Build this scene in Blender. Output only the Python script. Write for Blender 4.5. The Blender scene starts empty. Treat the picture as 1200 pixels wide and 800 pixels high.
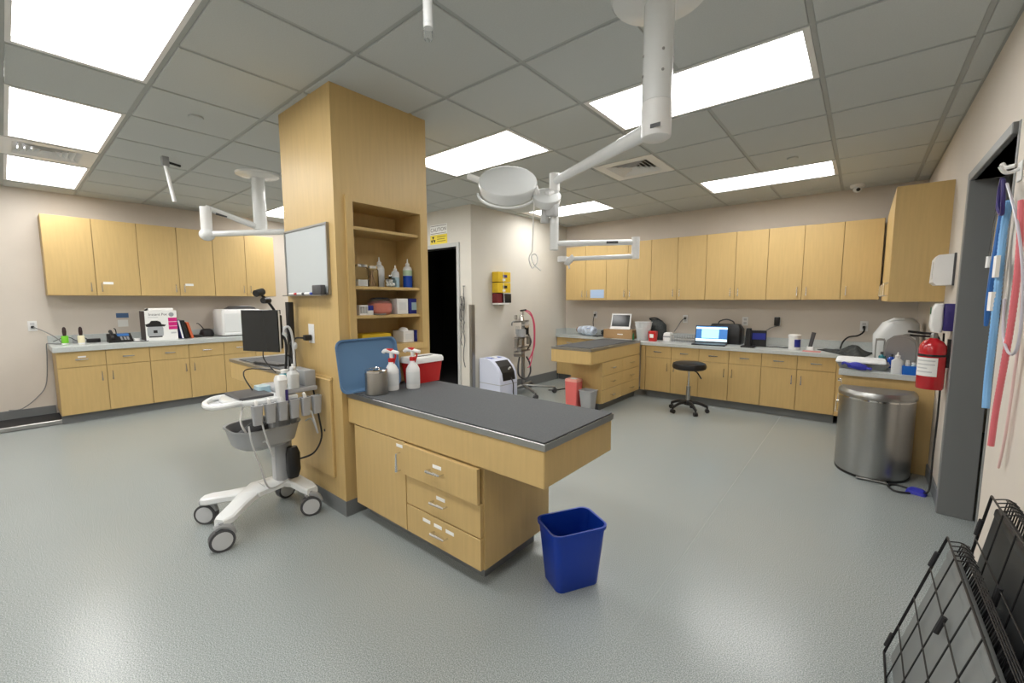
import bpy, bmesh, math, random
from mathutils import Vector, Matrix, Euler
R = math.radians
random.seed(7)
scn = bpy.context.scene
COL = scn.collection
# ------------------------------------------------------------------ camera, world, exposure
CAMH, F_PX, YAW, PITCH, ROLL = 1.37, 493.0, R(39.7), R(5.62), R(-0.13)
_f0 = Vector((-math.sin(YAW), math.cos(YAW), 0)); _r0 = Vector((math.cos(YAW), math.sin(YAW), 0)); _u0 = Vector((0, 0, 1))
_f = _f0*math.cos(PITCH) - _u0*math.sin(PITCH); _u = _u0*math.cos(PITCH) + _f0*math.sin(PITCH)
_r = _r0*math.cos(ROLL) + _u*math.sin(ROLL); _u = _u*math.cos(ROLL) - _r0*math.sin(ROLL)
cam = bpy.data.cameras.new('camera'); camo = bpy.data.objects.new('camera', cam); COL.objects.link(camo)
cam.sensor_fit = 'HORIZONTAL'; cam.sensor_width = 36; cam.lens = F_PX/1200*36; cam.clip_start = .02
camo.matrix_world = Matrix(((_r.x, _u.x, -_f.x, 0), (_r.y, _u.y, -_f.y, 0), (_r.z, _u.z, -_f.z, CAMH), (0, 0, 0, 1)))
scn.camera = camo
w = bpy.data.worlds.new('world'); scn.world = w; w.use_nodes = True
w.node_tree.nodes['Background'].inputs[0].default_value = (.05, .05, .05, 1)
scn.view_settings.view_transform = 'Standard'; scn.view_settings.look = 'None'
scn.view_settings.gamma = 1; scn.view_settings.use_curve_mapping = False
scn.view_settings.exposure = 0.48
PANEL = 9.0                                    # emission of the LED ceiling panels
CEIL = 2.633

def ray(px, py): return _r*((px-600)/F_PX) - _u*((py-400)/F_PX) + _f
def onx(px, py, X): d = ray(px, py); p = d*(X/d.x); p.z += CAMH; return p      # pixel -> point on a plane of the room
def ony(px, py, Y): d = ray(px, py); p = d*(Y/d.y); p.z += CAMH; return p
def onz(px, py, Z): d = ray(px, py); p = d*((Z-CAMH)/d.z); p.z += CAMH; return p

# ------------------------------------------------------------------ materials
MATS = {}
def mat(name, col, rough=.5, metal=0, spec=.5, alpha=1, trans=0, emit=0, var=0, scale=20, bump=0, stretch=None, ior=1.45, coat=0):
    if name in MATS: return MATS[name]
    m = bpy.data.materials.new(name); m.use_nodes = True; nt = m.node_tree; b = nt.nodes['Principled BSDF']
    c = tuple(col)+(1,)
    b.inputs['Base Color'].default_value = c; b.inputs['Roughness'].default_value = rough; b.inputs['Metallic'].default_value = metal
    b.inputs['Specular IOR Level'].default_value = spec; b.inputs['Alpha'].default_value = alpha; b.inputs['IOR'].default_value = ior
    b.inputs['Transmission Weight'].default_value = trans; b.inputs['Coat Weight'].default_value = coat
    if emit: b.inputs['Emission Color'].default_value = c; b.inputs['Emission Strength'].default_value = emit
    if var or bump:
        tc = nt.nodes.new('ShaderNodeTexCoord'); mp = nt.nodes.new('ShaderNodeMapping'); nz = nt.nodes.new('ShaderNodeTexNoise')
        nz.inputs['Scale'].default_value = scale; nz.inputs['Detail'].default_value = 4
        if stretch: mp.inputs['Scale'].default_value = stretch
        nt.links.new(tc.outputs['Object'], mp.inputs[0]); nt.links.new(mp.outputs[0], nz.inputs['Vector'])
        if var:
            rp = nt.nodes.new('ShaderNodeValToRGB'); rp.color_ramp.elements[0].position = .3; rp.color_ramp.elements[1].position = .7
            rp.color_ramp.elements[0].color = tuple(max(0, v*(1-var)) for v in col)+(1,); rp.color_ramp.elements[1].color = tuple(min(1, v*(1+var)) for v in col)+(1,)
            nt.links.new(nz.outputs['Fac'], rp.inputs[0]); nt.links.new(rp.outputs[0], b.inputs['Base Color'])
        if bump:
            bp = nt.nodes.new('ShaderNodeBump'); bp.inputs['Strength'].default_value = bump; bp.inputs['Distance'].default_value = .002
            nt.links.new(nz.outputs['Fac'], bp.inputs['Height']); nt.links.new(bp.outputs[0], b.inputs['Normal'])
    MATS[name] = m
    return m
WOOD = mat('maple_laminate', (.57, .40, .168), .40, var=.045, scale=5, stretch=(9, 9, .7))
WOODE = mat('maple_edge', (.46, .32, .135), .5)
WALL = mat('cream_wall_paint', (.66, .60, .53), .75, var=.02, scale=3, bump=.05)
WALL2 = mat('pale_wall_paint', (.66, .635, .575), .7, var=.02, scale=3, bump=.05)
TILE = mat('ceiling_tile_white', (.54, .565, .555), .9, var=.04, scale=160, bump=.2)
TEE = mat('ceiling_tee_grey', (.40, .42, .41), .55)
BASE = mat('grey_rubber_base', (.17, .18, .185), .5)
STEEL = mat('brushed_stainless', (.42, .42, .41), .32, metal=1, var=.06, scale=30, stretch=(1, 1, 40))
STEELD = mat('dull_steel', (.36, .36, .35), .38, metal=1)
CHROME = mat('chrome', (.75, .75, .74), .15, metal=1)
WHITE = mat('white_plastic', (.80, .80, .79), .35)
WHITE2 = mat('white_enamel', (.78, .80, .80), .25, coat=.3)
PAPER = mat('white_paper', (.85, .85, .83), .8)
GREYP = mat('grey_plastic', (.34, .35, .36), .45)
LGREY = mat('light_grey_plastic', (.55, .56, .57), .4)
DGREY = mat('dark_grey_plastic', (.07, .07, .075), .45)
BLACK = mat('black_plastic', (.012, .012, .013), .4)
RUBBER = mat('black_rubber', (.02, .02, .022), .7)
MAT_ = mat('charcoal_mat_rubber', (.075, .08, .084), .75, var=.15, scale=120, bump=.2)
TOPG = mat('grey_laminate_top', (.52, .55, .54), .35, var=.05, scale=90)
GLASS = mat('clear_glass', (.95, .97, .97), .03, trans=1, ior=1.1)
CLEARP = mat('clear_plastic', (.92, .94, .95), .05, trans=.95, ior=1.1)
MILKY = mat('milky_plastic', (.78, .80, .80), .35, trans=.25)
RED = mat('red_plastic', (.55, .02, .02), .35)
REDE = mat('red_enamel', (.50, .012, .02), .22, coat=.5)
BLUE = mat('royal_blue_plastic', (.004, .045, .42), .4)
TRAYB = mat('dusty_blue_plastic', (.11, .215, .37), .5)
NAVY = mat('navy_plastic', (.03, .02, .14), .4)
SKY = mat('blue_corrugated_plastic', (.20, .44, .76), .35)
CORAL = mat('coral_plastic', (.75, .16, .15), .4)
PINK = mat('pink_tube', (.75, .10, .20), .35)
MAGENTA = mat('magenta_print', (.62, .01, .20), .5)
YEL = mat('yellow_card', (.72, .48, .02), .6)
YELS = mat('yellow_sign', (.82, .66, .05), .5)
GREEN = mat('lime_green_plastic', (.17, .55, .03), .4)
DKGRN = mat('dark_green_plastic', (.01, .12, .04), .4)
CREAMP = mat('cream_plastic', (.80, .74, .52), .4)
BROWN = mat('dark_brown_plastic', (.03, .012, .012), .4)
CARD = mat('kraft_cardboard', (.40, .25, .12), .8)
ORANGE = mat('orange_red_card', (.55, .11, .04), .6)
SCREEN = mat('dark_screen', (.015, .017, .018), .12)
PFRAME = mat('pale_door_frame', (.50, .51, .50), .45)
DFRAME = mat('grey_metal_door_frame', (.205, .21, .21), .42)
LED = mat('lit_led_diffuser', (1, .985, .96), .5, emit=PANEL)
FABRIC = mat('charcoal_fabric', (.05, .055, .055), .9, var=.4, scale=25, bump=.4)
TEAL = mat('teal_liquid', (.03, .22, .27), .2, trans=.2)
BLUEL = mat('blue_liquid', (.01, .07, .45), .25)
PALEBL = mat('pale_blue_liquid', (.38, .55, .63), .25)
PINKC = mat('pink_cotton', (.70, .20, .13), .85)
COTTON = mat('white_cotton', (.82, .82, .80), .95)
STICK = mat('wooden_stick', (.42, .27, .15), .8)
BCARD = mat('dark_blue_card', (.02, .03, .26), .5)
ORCH = mat('lavender_device', (.62, .66, .80), .4)
NAVYC = mat('indigo_nitrile', (.035, .04, .42), .5)
HOLDER = mat('mid_grey_plastic', (.40, .41, .43), .4)
CANST = mat('satin_dark_steel', (.33, .325, .31), .3, metal=1, var=.05, scale=30, stretch=(40, 40, 1))
CORDG = mat('grey_cord', (.20, .20, .20), .5)
STONE = mat('grey_white_towel', (.74, .76, .78), .9, var=.08, scale=40)
LABELP = mat('printed_label', (.72, .74, .74), .6)

def floor_mat():
    m = bpy.data.materials.new('speckled_grey_vinyl'); m.use_nodes = True; nt = m.node_tree; b = nt.nodes['Principled BSDF']
    tc = nt.nodes.new('ShaderNodeTexCoord')
    n1 = nt.nodes.new('ShaderNodeTexNoise'); n1.inputs['Scale'].default_value = 230; n1.inputs['Detail'].default_value = 2
    n2 = nt.nodes.new('ShaderNodeTexNoise'); n2.inputs['Scale'].default_value = 1.2
    r1 = nt.nodes.new('ShaderNodeValToRGB'); r1.color_ramp.elements[0].position = .36; r1.color_ramp.elements[1].position = .66
    r1.color_ramp.elements[0].color = (.20, .225, .225, 1); r1.color_ramp.elements[1].color = (.445, .482, .477, 1)
    mx = nt.nodes.new('ShaderNodeMixRGB'); mx.blend_type = 'MULTIPLY'; mx.inputs[0].default_value = .25
    r2 = nt.nodes.new('ShaderNodeValToRGB'); r2.color_ramp.elements[0].color = (.75, .75, .75, 1)
    nt.links.new(tc.outputs['Object'], n1.inputs['Vector']); nt.links.new(tc.outputs['Object'], n2.inputs['Vector'])
    nt.links.new(n1.outputs['Fac'], r1.inputs[0]); nt.links.new(n2.outputs['Fac'], r2.inputs[0])
    nt.links.new(r1.outputs[0], mx.inputs[1]); nt.links.new(r2.outputs[0], mx.inputs[2]); nt.links.new(mx.outputs[0], b.inputs['Base Color'])
    b.inputs['Roughness'].default_value = .26; b.inputs['Specular IOR Level'].default_value = .5
    return m
FLOOR = floor_mat()

# ------------------------------------------------------------------ mesh helpers
def catmull(pts, n=6, closed=False):
    P = [Vector(p) for p in pts]
    if len(P) < 3: return P
    out = []; N = len(P)
    for i in range(N if closed else N-1):
        if closed: a, b, c, d = P[(i-1) % N], P[i], P[(i+1) % N], P[(i+2) % N]
        else: a, b, c, d = P[max(i-1, 0)], P[i], P[i+1], P[min(i+2, N-1)]
        for k in range(n):
            t = k/n
            out.append(.5*((2*b)+(c-a)*t+(2*a-5*b+4*c-d)*t*t+(3*b-a-3*c+d)*t*t*t))
    if not closed: out.append(P[-1])
    return out
def frame_of(d):
    d = d.normalized(); a = Vector((0, 0, 1)) if abs(d.z) < .9 else Vector((1, 0, 0))
    x = d.cross(a).normalized(); return x, d.cross(x).normalized()
class MB:
    def __init__(s): s.bm = bmesh.new(); s.m = Matrix()
    def v(s, p): return s.bm.verts.new(s.m @ Vector(p))
    def f(s, vs):
        try: return s.bm.faces.new(vs)
        except ValueError: return None
    def box(s, x0, y0, z0, x1, y1, z1, bev=0):
        if x0 > x1: x0, x1 = x1, x0
        if y0 > y1: y0, y1 = y1, y0
        if z0 > z1: z0, z1 = z1, z0
        V = [s.v((x, y, z)) for x in (x0, x1) for y in (y0, y1) for z in (z0, z1)]
        fs = [s.f([V[i] for i in q]) for q in ((0, 1, 3, 2), (4, 6, 7, 5), (0, 4, 5, 1), (2, 3, 7, 6), (0, 2, 6, 4), (1, 5, 7, 3))]
        if bev:
            es = {e for fc in fs for e in fc.edges}
            bmesh.ops.bevel(s.bm, geom=list(es), offset=bev, segments=2 if bev > .004 else 1, affect='EDGES', profile=.5)
        return s
    def rings(s, rs, cap0=True, cap1=True, closed=False):
        L = [[s.v(p) for p in r] for r in rs]; n = len(L[0])
        for a, b in zip(L, L[1:]+([L[0]] if closed else [])):
            for i in range(n): s.f([a[i], a[(i+1) % n], b[(i+1) % n], b[i]])
        if cap0 and not closed: s.f(L[0][::-1])
        if cap1 and not closed: s.f(L[-1])
        return s
    def cyl(s, p0, p1, r0, r1=None, seg=20, cap=True):
        p0, p1 = Vector(p0), Vector(p1); r1 = r0 if r1 is None else r1; x, y = frame_of(p1-p0)
        ring = lambda p, r: [p+(x*math.cos(t)+y*math.sin(t))*r for t in [2*math.pi*i/seg for i in range(seg)]]
        return s.rings([ring(p0, r0), ring(p1, r1)], cap, cap)
    def tube(s, pts, r, seg=8, smooth=True, closed=False, n=6):
        P = catmull(pts, n, closed) if smooth else [Vector(p) for p in pts]
        rs = []; px = None; N = len(P)
        for i, p in enumerate(P):
            d = (P[(i+1) % N]-P[i-1]) if closed else (P[min(i+1, N-1)]-P[max(i-1, 0)])
            if d.length < 1e-9: d = Vector((0, 0, 1))
            d.normalize()
            if px is None: px, _ = frame_of(d)
            px = (px-d*px.dot(d)); px = px.normalized() if px.length > 1e-6 else frame_of(d)[0]
            y = d.cross(px); rr = r if not callable(r) else r(i/(N-1))
            k = 1
            if not smooth and not closed and 0 < i < N-1:
                a = (P[i]-P[i-1]).normalized(); c = max(.5, a.dot(d)); k = 1/c
            rs.append([p+(px*math.cos(t)+y*math.sin(t))*rr*k for t in [2*math.pi*j/seg for j in range(seg)]])
        return s.rings(rs, closed=closed)
    def lathe(s, prof, c=(0, 0, 0), seg=24, sx=1, sy=1):
        c = Vector(c)
        return s.rings([[c+Vector((max(r, 1e-4)*math.cos(t)*sx, max(r, 1e-4)*math.sin(t)*sy, z)) for t in [2*math.pi*i/seg for i in range(seg)]] for r, z in prof])
    def prism(s, poly, z0, z1):
        return s.rings([[(x, y, z0) for x, y in poly], [(x, y, z1) for x, y in poly]])
    def rrect(s, stack, rad=.02, n=4, cap0=True, cap1=True):   # stack: (cx, cy, w, d, z[, rad])
        rs = []
        for q in stack:
            cx, cy, w_, d_, z = q[:5]; rd = min(q[5] if len(q) > 5 else rad, w_/2-1e-4, d_/2-1e-4)
            rs.append([(cx+x, cy+y, z) for x, y in rr_poly(w_, d_, rd, n)])
        return s.rings(rs, cap0, cap1)
    def ball(s, c, r, sc=(1, 1, 1), seg=14):
        c = Vector(c); n = seg//2
        return s.rings([[c+Vector((r*sc[0]*math.sin(a)*math.cos(t), r*sc[1]*math.sin(a)*math.sin(t), -r*sc[2]*math.cos(a))) for t in [2*math.pi*i/seg for i in range(seg)]] for a in [max(.02, min(math.pi-.02, math.pi*k/n)) for k in range(n+1)]])
    def out(s, name, m, parent=None, loc=None, ang=35):
        bmesh.ops.recalc_face_normals(s.bm, faces=s.bm.faces[:])
        me = bpy.data.meshes.new(name); s.bm.to_mesh(me); s.bm.free(); me.materials.append(m)
        me.polygons.foreach_set('use_smooth', [True]*len(me.polygons)); me.set_sharp_from_angle(angle=R(ang))
        o = bpy.data.objects.new(name, me); COL.objects.link(o)
        if parent: o.parent = parent
        if loc is not None: o.location = loc
        return o
def rr_poly(w_, d_, rd, n=4):
    out = []
    for cx, cy, a0 in ((w_/2-rd, d_/2-rd, 0), (-w_/2+rd, d_/2-rd, 90), (-w_/2+rd, -d_/2+rd, 180), (w_/2-rd, -d_/2+rd, 270)):
        for k in range(n+1): a = R(a0+90*k/n); out.append((cx+rd*math.cos(a), cy+rd*math.sin(a)))
    return out
def B(name, m, parent, *a, **k): return MB().box(*a, **k).out(name, m, parent)
def thing(name, label, cat, loc=(0, 0, 0), rz=0, group=None):
    o = bpy.data.objects.new(name, None); COL.objects.link(o); o.location = loc; o.rotation_euler = (0, 0, rz); o.empty_display_size = .05
    o['label'] = label; o['category'] = cat
    if group: o['group'] = group
    return o
def tag(o, label, cat, group=None):
    o['label'] = label; o['category'] = cat
    if group: o['group'] = group
    return o
def adopt(o, t):
    o.parent = t; o.matrix_parent_inverse = (Matrix.Translation(t.location) @ t.rotation_euler.to_matrix().to_4x4()).inverted(); return o
def struct(o, label=None):
    o['kind'] = 'structure'
    if label: o['label'] = label
    return o
def text(s, size, m, parent, mtx, name='lettering', align='CENTER'):
    cu = bpy.data.curves.new('t', 'FONT'); cu.body = s; cu.size = size; cu.align_x = align; cu.extrude = .0004
    t = bpy.data.objects.new('t', cu); COL.objects.link(t); bpy.context.view_layer.update()
    me = bpy.data.meshes.new_from_object(t.evaluated_get(bpy.context.evaluated_depsgraph_get())); bpy.data.objects.remove(t)
    me.materials.clear(); me.materials.append(m); me.transform(mtx)
    o = bpy.data.objects.new(name, me); COL.objects.link(o); o.parent = parent; return o
def face_m(loc, normal):            # local xy plane of lettering -> wall facing `normal` (a horizontal vector)
    n = Vector(normal).normalized(); x = Vector((0, 0, 1)).cross(n); return Matrix(((x.x, 0, n.x, loc[0]), (x.y, 0, n.y, loc[1]), (x.z, 1, n.z, loc[2]), (0, 0, 0, 1)))
#SECTIONS

# ------------------------------------------------------------------ the room
XL, XR, YB, YF = -7.33, .467, 6.36, -3.2
BX, BY = -4.04, 4.02                          # corner of the walled-off x-ray room
def sbox(name, m, boxes):
    b = MB()
    for q in boxes: b.box(*q)
    return struct(b.out(name, m))
fl = sbox('floor', FLOOR, [(XL-.12, YF-.12, -.1, XR+1.6, YB+.12, 0)])
seam = mat('vinyl_weld_seam', (.34, .37, .365), .28)
B('weld_seam', seam, fl, -.6629, -3.2, 0, -.6611, 5.76, .0006)
sbox('wall_left', WALL, [(XL-.12, YF-.12, 0, XL, YB+.12, CEIL+.1)])
sbox('wall_back', WALL, [(XL, YB, 0, XR+1.6, YB+.12, CEIL+.1)])
sbox('wall_front', WALL, [(XL, YF-.12, 0, XR+1.6, YF, CEIL+.1)])
DY0, DY1, DZ = 2.80, 3.735, 2.07
sbox('wall_right', WALL, [(XR, YF, 0, XR+.12, DY0-.0, CEIL+.1), (XR, DY1, 0, XR+.12, YB, CEIL+.1), (XR, DY0, DZ, XR+.12, DY1, CEIL+.1)])
sbox('wall_corridor', WALL, [(XR+1.48, YF, 0, XR+1.6, YB, CEIL+.1)])
OX0, OX1, OZ = -5.21, -4.31, 2.10
sbox('wall_xray_front', WALL2, [(XL, BY, 0, OX0, BY+.12, CEIL+.1), (OX1, BY, 0, BX, BY+.12, CEIL+.1), (OX0, BY, OZ, OX1, BY+.12, CEIL+.1)])
sbox('wall_xray_side', WALL2, [(BX-.12, BY+.12, 0, BX, YB, CEIL+.1)])
UNLIT = mat('unlit_room_shade', (.03, .03, .032), .8)  # near-black colour stands in for the darkness of the unlit room
for nm, q in (('wall_xray_shade_left', (XL+.001, BY+.125, 0, XL+.02, YB-.001, CEIL)), ('wall_xray_shade_back', (XL+.02, YB-.02, 0, BX-.14, YB-.001, CEIL)), ('wall_xray_shade_right', (BX-.14, BY+.145, 0, BX-.121, YB-.001, CEIL)),
              ('ceiling_xray_shade', (XL+.02, BY+.145, CEIL-.02, BX-.14, YB-.02, CEIL)), ('floor_xray_shade', (XL+.02, BY+.145, .0005, BX-.14, YB-.02, .004))): sbox(nm, UNLIT, [q])  # thin liner panels added inside so the doorway reads as unlit
# door frames
d1 = struct(thing('door_1', 'pale grey metal frame of the dark open doorway under the caution sign', 'door frame', (0, 0, 0))); del d1['category']
for nm, q in (('jamb', (OX1-.0, BY-.02, 0, OX1+.055, BY+.14, OZ+.055)), ('jamb', (OX0-.055, BY-.02, 0, OX0, BY+.14, OZ+.055)), ('head', (OX0, BY-.02, OZ, OX1, BY+.14, OZ+.055))):
    B(nm, PFRAME, d1, *q, bev=.004)
d2 = struct(thing('door_2', 'grey metal door frame of the open doorway in the right wall', 'door frame', (0, 0, 0))); del d2['category']
B('jamb', DFRAME, d2, XR-.022, DY1-.004, 0, XR+.14, DY1+.05, DZ+.05, bev=.003)
B('jamb', DFRAME, d2, XR-.004, DY0-.02, 0, XR+.14, DY0+.004, DZ+.05, bev=.003)
B('head', DFRAME, d2, XR-.022, DY0+.004, DZ, XR+.14, DY1-.004, DZ+.05, bev=.003)
# baseboards
for nm, q in (('baseboard_left', (XL, YF, 0, XL+.012, .31, .14)), ('baseboard_left_far', (XL, 2.75, 0, XL+.012, BY, .1)),
              ('baseboard_xray_side', (BX, BY, 0, BX+.012, 6.12, .15)), ('baseboard_xray_front', (OX1+.06, BY-.012, 0, BX+.012, BY, .15)),
              ('baseboard_right', (XR-.012, YF, 0, XR, DY0-.05, .1)), ('baseboard_right_far', (XR-.012, DY1+.05, 0, XR, 4.48, .1)), ('baseboard_xray_front_far', (XL, BY-.012, 0, OX0-.06, BY, .1))):
    struct(B(nm, BASE, None, *q, bev=.003))
# ceiling: slab, tees, tiles
ce = sbox('ceiling', mat('plenum_grey', (.3, .3, .3), .9), [(XL-.12, YF-.12, CEIL+.1, XR+1.6, YB+.12, CEIL+.2)])
GX = [.355-.61*k for k in range(13)]; GY = [.035+.61*j if j else .09 for j in range(-5, 11)]
LIGHTS = [(-3.305, .035, 'largest recessed white LED panel, at the top left of the view'), (-5.135, .035, 'middle one of the three LED panels in line at the left'),
          (-6.965, .035, 'LED ceiling panel nearest the left wall beyond the air vent'), (-3.305, 2.475, 'LED ceiling panel just to the right of the wooden column top'),
          (-1.475, 2.475, 'LED ceiling panel behind the thick white exam lamp pole'), (-1.475, 4.915, 'long narrow looking LED ceiling panel nearest the back wall cabinets'),
          (-3.915, 4.915, 'LED ceiling panel seen behind the exam lamp head near the pale wall'), (-6.965, 2.475, 'LED ceiling panel peeking out left of the wooden column'),
          (-1.475, .035, 'LED ceiling panel right above the camera, out of view'), (-5.135, 2.475, 'LED ceiling panel hidden behind the wooden column'),
          (-1.475, -2.405, 'LED ceiling panel behind the camera at the right'), (-3.305, -2.405, 'LED ceiling panel behind the camera, second from the right'),
          (-5.135, -2.405, 'LED ceiling panel behind the camera, third from the right'), (-6.965, -2.405, 'LED ceiling panel behind the camera at the left')]
VENTS = [(-2.085, 3.695, 'square louvred air vent in the ceiling near the exam lamp pole'), (-5.745, .035, 'louvred air vent between the two left LED ceiling panels')]
taken = set()
key = lambda x, y: (round((x-.355)/.61), round((y-.035)/.61))
for x, y, _ in LIGHTS: taken |= {key(x, y), key(x+.61, y)}
for x, y, _ in VENTS: taken.add(key(x, y))
tiles = {}
def tile(x0, y0, x1, y1):
    k = (round(x1-x0, 3), round(y1-y0, 3)); ww, dd = k
    if k not in tiles:
        b = MB(); g = .013
        b.box(-ww/2+g, -dd/2+g, .0, ww/2-g, dd/2-g, .02, bev=.003); o = b.out('ceiling_tile', TILE, ce); tiles[k] = o.data
    else: o = bpy.data.objects.new('ceiling_tile', tiles[k]); COL.objects.link(o); o.parent = ce
    o.location = ((x0+x1)/2, (y0+y1)/2, CEIL-.006)
xs = sorted(GX+[XR]); ys = sorted([YF]+GY+[YB]); xs = [XL]+[x for x in xs if x > XL+.05]
ys = [y for y in ys if YF <= y <= YB]
col_c = (-3.14, 1.295, -2.443, 1.99)
for i in range(len(xs)-1):
    for j in range(len(ys)-1):
        x0, x1, y0, y1 = xs[i], xs[i+1], ys[j], ys[j+1]
        if y1-y0 < .06 or key(x0, y0) in taken: continue
        if (x0+x1)/2 < BX-.3 and y0 > BY-.1: continue
        tile(x0, y0, x1, y1)
for x in xs[1:-1]:
    cuts = sorted((ly, ly+.61) for lx_, ly, _ in LIGHTS if lx_+.05 < x < lx_+1.17); y = YF; end = YB if x > BX else BY
    for c0, c1 in cuts+[(end, end)]:
        if c0 > y+.02: B('ceiling_tee', TEE, ce, x-.0115, y, CEIL, x+.0115, min(c0, end), CEIL+.03)
        y = max(y, c1)
for y in ys[1:-1]: B('ceiling_tee', TEE, ce, XL if y < BY else BX, y-.0115, CEIL+.0003, XR, y+.0115, CEIL+.03)
B('wall_angle', TEE, ce, XR-.025, YF, CEIL-.001, XR, YB, CEIL+.002); B('wall_angle', TEE, ce, XL, YF, CEIL-.001, XL+.025, BY, CEIL+.002)
B('wall_angle', TEE, ce, BX, YB-.025, CEIL-.001, XR, YB, CEIL+.002); B('wall_angle', TEE, ce, BX, BY, CEIL-.001, BX+.025, YB, CEIL+.002)
for x, y, lab in LIGHTS:
    t = thing('ceiling_light', lab, 'ceiling light', (x+.61, y+.305+(.0275 if y == .035 else 0), CEIL), 0, 'recessed LED ceiling panels')
    gl = .115 if x == -3.915 else .03; b = MB(); a, c, g = .598, (.2655 if y == .035 else .293), .03
    for q in ((-a, -c, -.004, -a+gl, c, .03), (a-g, -c, -.004, a, c, .03), (-a+gl, -c, -.004, a-g, -c+g*.7, .03), (-a+gl, c-g*.7, -.004, a-g, c, .03)): b.box(*q)
    b.out('frame', WHITE, t); B('diffuser', LED, t, -a+gl, -c+g*.7, .022, a-g, c-g*.7, .028)
for x, y, lab in VENTS:
    t = thing('air_vent', lab, 'vent', (x+.305, y+.305, CEIL), 0, 'ceiling air vents')
    b = MB(); a = .29
    for q in ((-a, -a, -.004, -.2, a, .012), (.2, -a, -.004, a, a, .012), (-.2, -a, -.004, .2, -.2, .012), (-.2, .2, -.004, .2, a, .012)): b.box(*q)
    b.out('frame', WHITE, t); B('dark_throat', BLACK, t, -.2, -.2, .06, .2, .2, .064)
    for k in range(5):
        o_ = .2-.038*k; i_ = o_-.03
        MB().rings([[(-o_, -o_, .0), (o_, -o_, .0), (o_, o_, .0), (-o_, o_, .0)], [(-i_, -i_, .03), (i_, -i_, .03), (i_, i_, .03), (-i_, i_, .03)], [(-i_+.004, -i_+.004, .03), (i_-.004, -i_+.004, .03), (i_-.004, i_-.004, .03), (-i_+.004, i_-.004, .03)], [(-o_+.004, -o_+.004, .0), (o_-.004, -o_+.004, .0), (o_-.004, o_-.004, .0), (-o_+.004, o_-.004, .0)]], closed=True).out('louvre', WHITE, t)
for x, y, lab in ((-3.60, .945, 'flat round sprinkler cover on the ceiling tile left of the column'), (-.56, 4.6, 'flat round sprinkler cover on the ceiling near the back light')):
    tag(MB().lathe([(.0, -.012), (.04, -.012), (.043, -.008), (.043, .0)], (x, y, CEIL-.006)).out('sprinkler_cover', TILE), lab, 'sprinkler cover', 'ceiling sprinkler covers')
t = thing('security_camera', 'small white dome camera with black lens on the ceiling near the corner', 'camera', (-.12, 6.12, CEIL-.006))
MB().lathe([(0, -.03), (.06, -.03), (.065, -.022), (.065, 0)]).out('base', WHITE, t)
MB().ball((0, 0, -.045), .042).out('dome', WHITE2, t); MB().ball((.008, -.03, -.058), .02).out('lens', BLACK, t)

# ------------------------------------------------------------------ cabinets
def pull(parent, x, z, vert, l=.10, y=0):
    b = MB(); h = l/2
    P = [(0, 0, -h), (0, -.028, -h), (0, -.028, h), (0, 0, h)] if vert else [(-h, 0, 0), (-h, -.028, 0), (h, -.028, 0), (h, 0, 0)]
    b.m = Matrix.Translation((x, y, z)); b.tube(P, .0045, 6, smooth=False); return b.out('handle', CHROME, parent)
def door(parent, x0, x1, z0, z1, side, up=False, name='door', hl=.10):
    o = B(name, WOOD, parent, x0+.0025, -.001, z0+.0025, x1-.0025, .0195, z1-.0025, bev=.0015)
    if side: pull(o, x1-.045 if side == 'r' else x0+.045, (z0+.10) if up else (z1-.12), True, hl)
    return o
def drawer(parent, x0, x1, z0, z1, out_=0, label=False):
    o = B('drawer', WOOD, parent, x0+.0025, -.001-out_, z0+.0025, x1-.0025, .0195-out_, z1-.0025, bev=.0015)
    pull(o, (x0+x1)/2, (z0+z1)/2, False, .10, -out_)
    if out_: B('drawer_box', WOODE, o, x0+.02, .0195-out_, z0+.02, x1-.02, .019, z1-.03)
    if label: B('paper_label', PAPER, o, (x0+x1)/2-.03, -.0022-out_, (z0+z1)/2+.016, (x0+x1)/2+.035, -.001-out_, (z0+z1)/2+.034)
    return o
def lower(label, loc, rz, cols, d, h, zd, labels=(), group='base cabinets', toe=.1):
    w_ = sum(c for c, _ in cols); t = thing('base_cabinet', label, 'cabinet', loc, rz, group)
    B('carcass', WOODE, t, .0005, .02, toe, w_-.0005, d, h); B('toe_kick', BASE, t, 0, .07, 0, w_, .085, toe)
    x = 0
    for k, (c, s) in enumerate(cols):
        if zd: drawer(t, x, x+c, zd, h, label=k in labels)
        door(t, x, x+c, toe, zd or h, s); x += c
    return t
def upper(label, loc, rz, cols, d, h, group='wall cabinets', labels=()):
    w_ = sum(c for c, _ in cols); t = thing('wall_cabinet', label, 'cabinet', loc, rz, group)
    B('carcass', WOODE, t, .0005, .02, 0, w_-.0005, d, h); x = 0
    for k, (c, s) in enumerate(cols):
        o = door(t, x, x+c, 0, h, s, up=True)
        if k in labels: B('paper_label', PAPER, o, x+.06, -.0022, .135, x+.15, -.001, .165)
        x += c
    return t
q90 = R(90)
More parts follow.
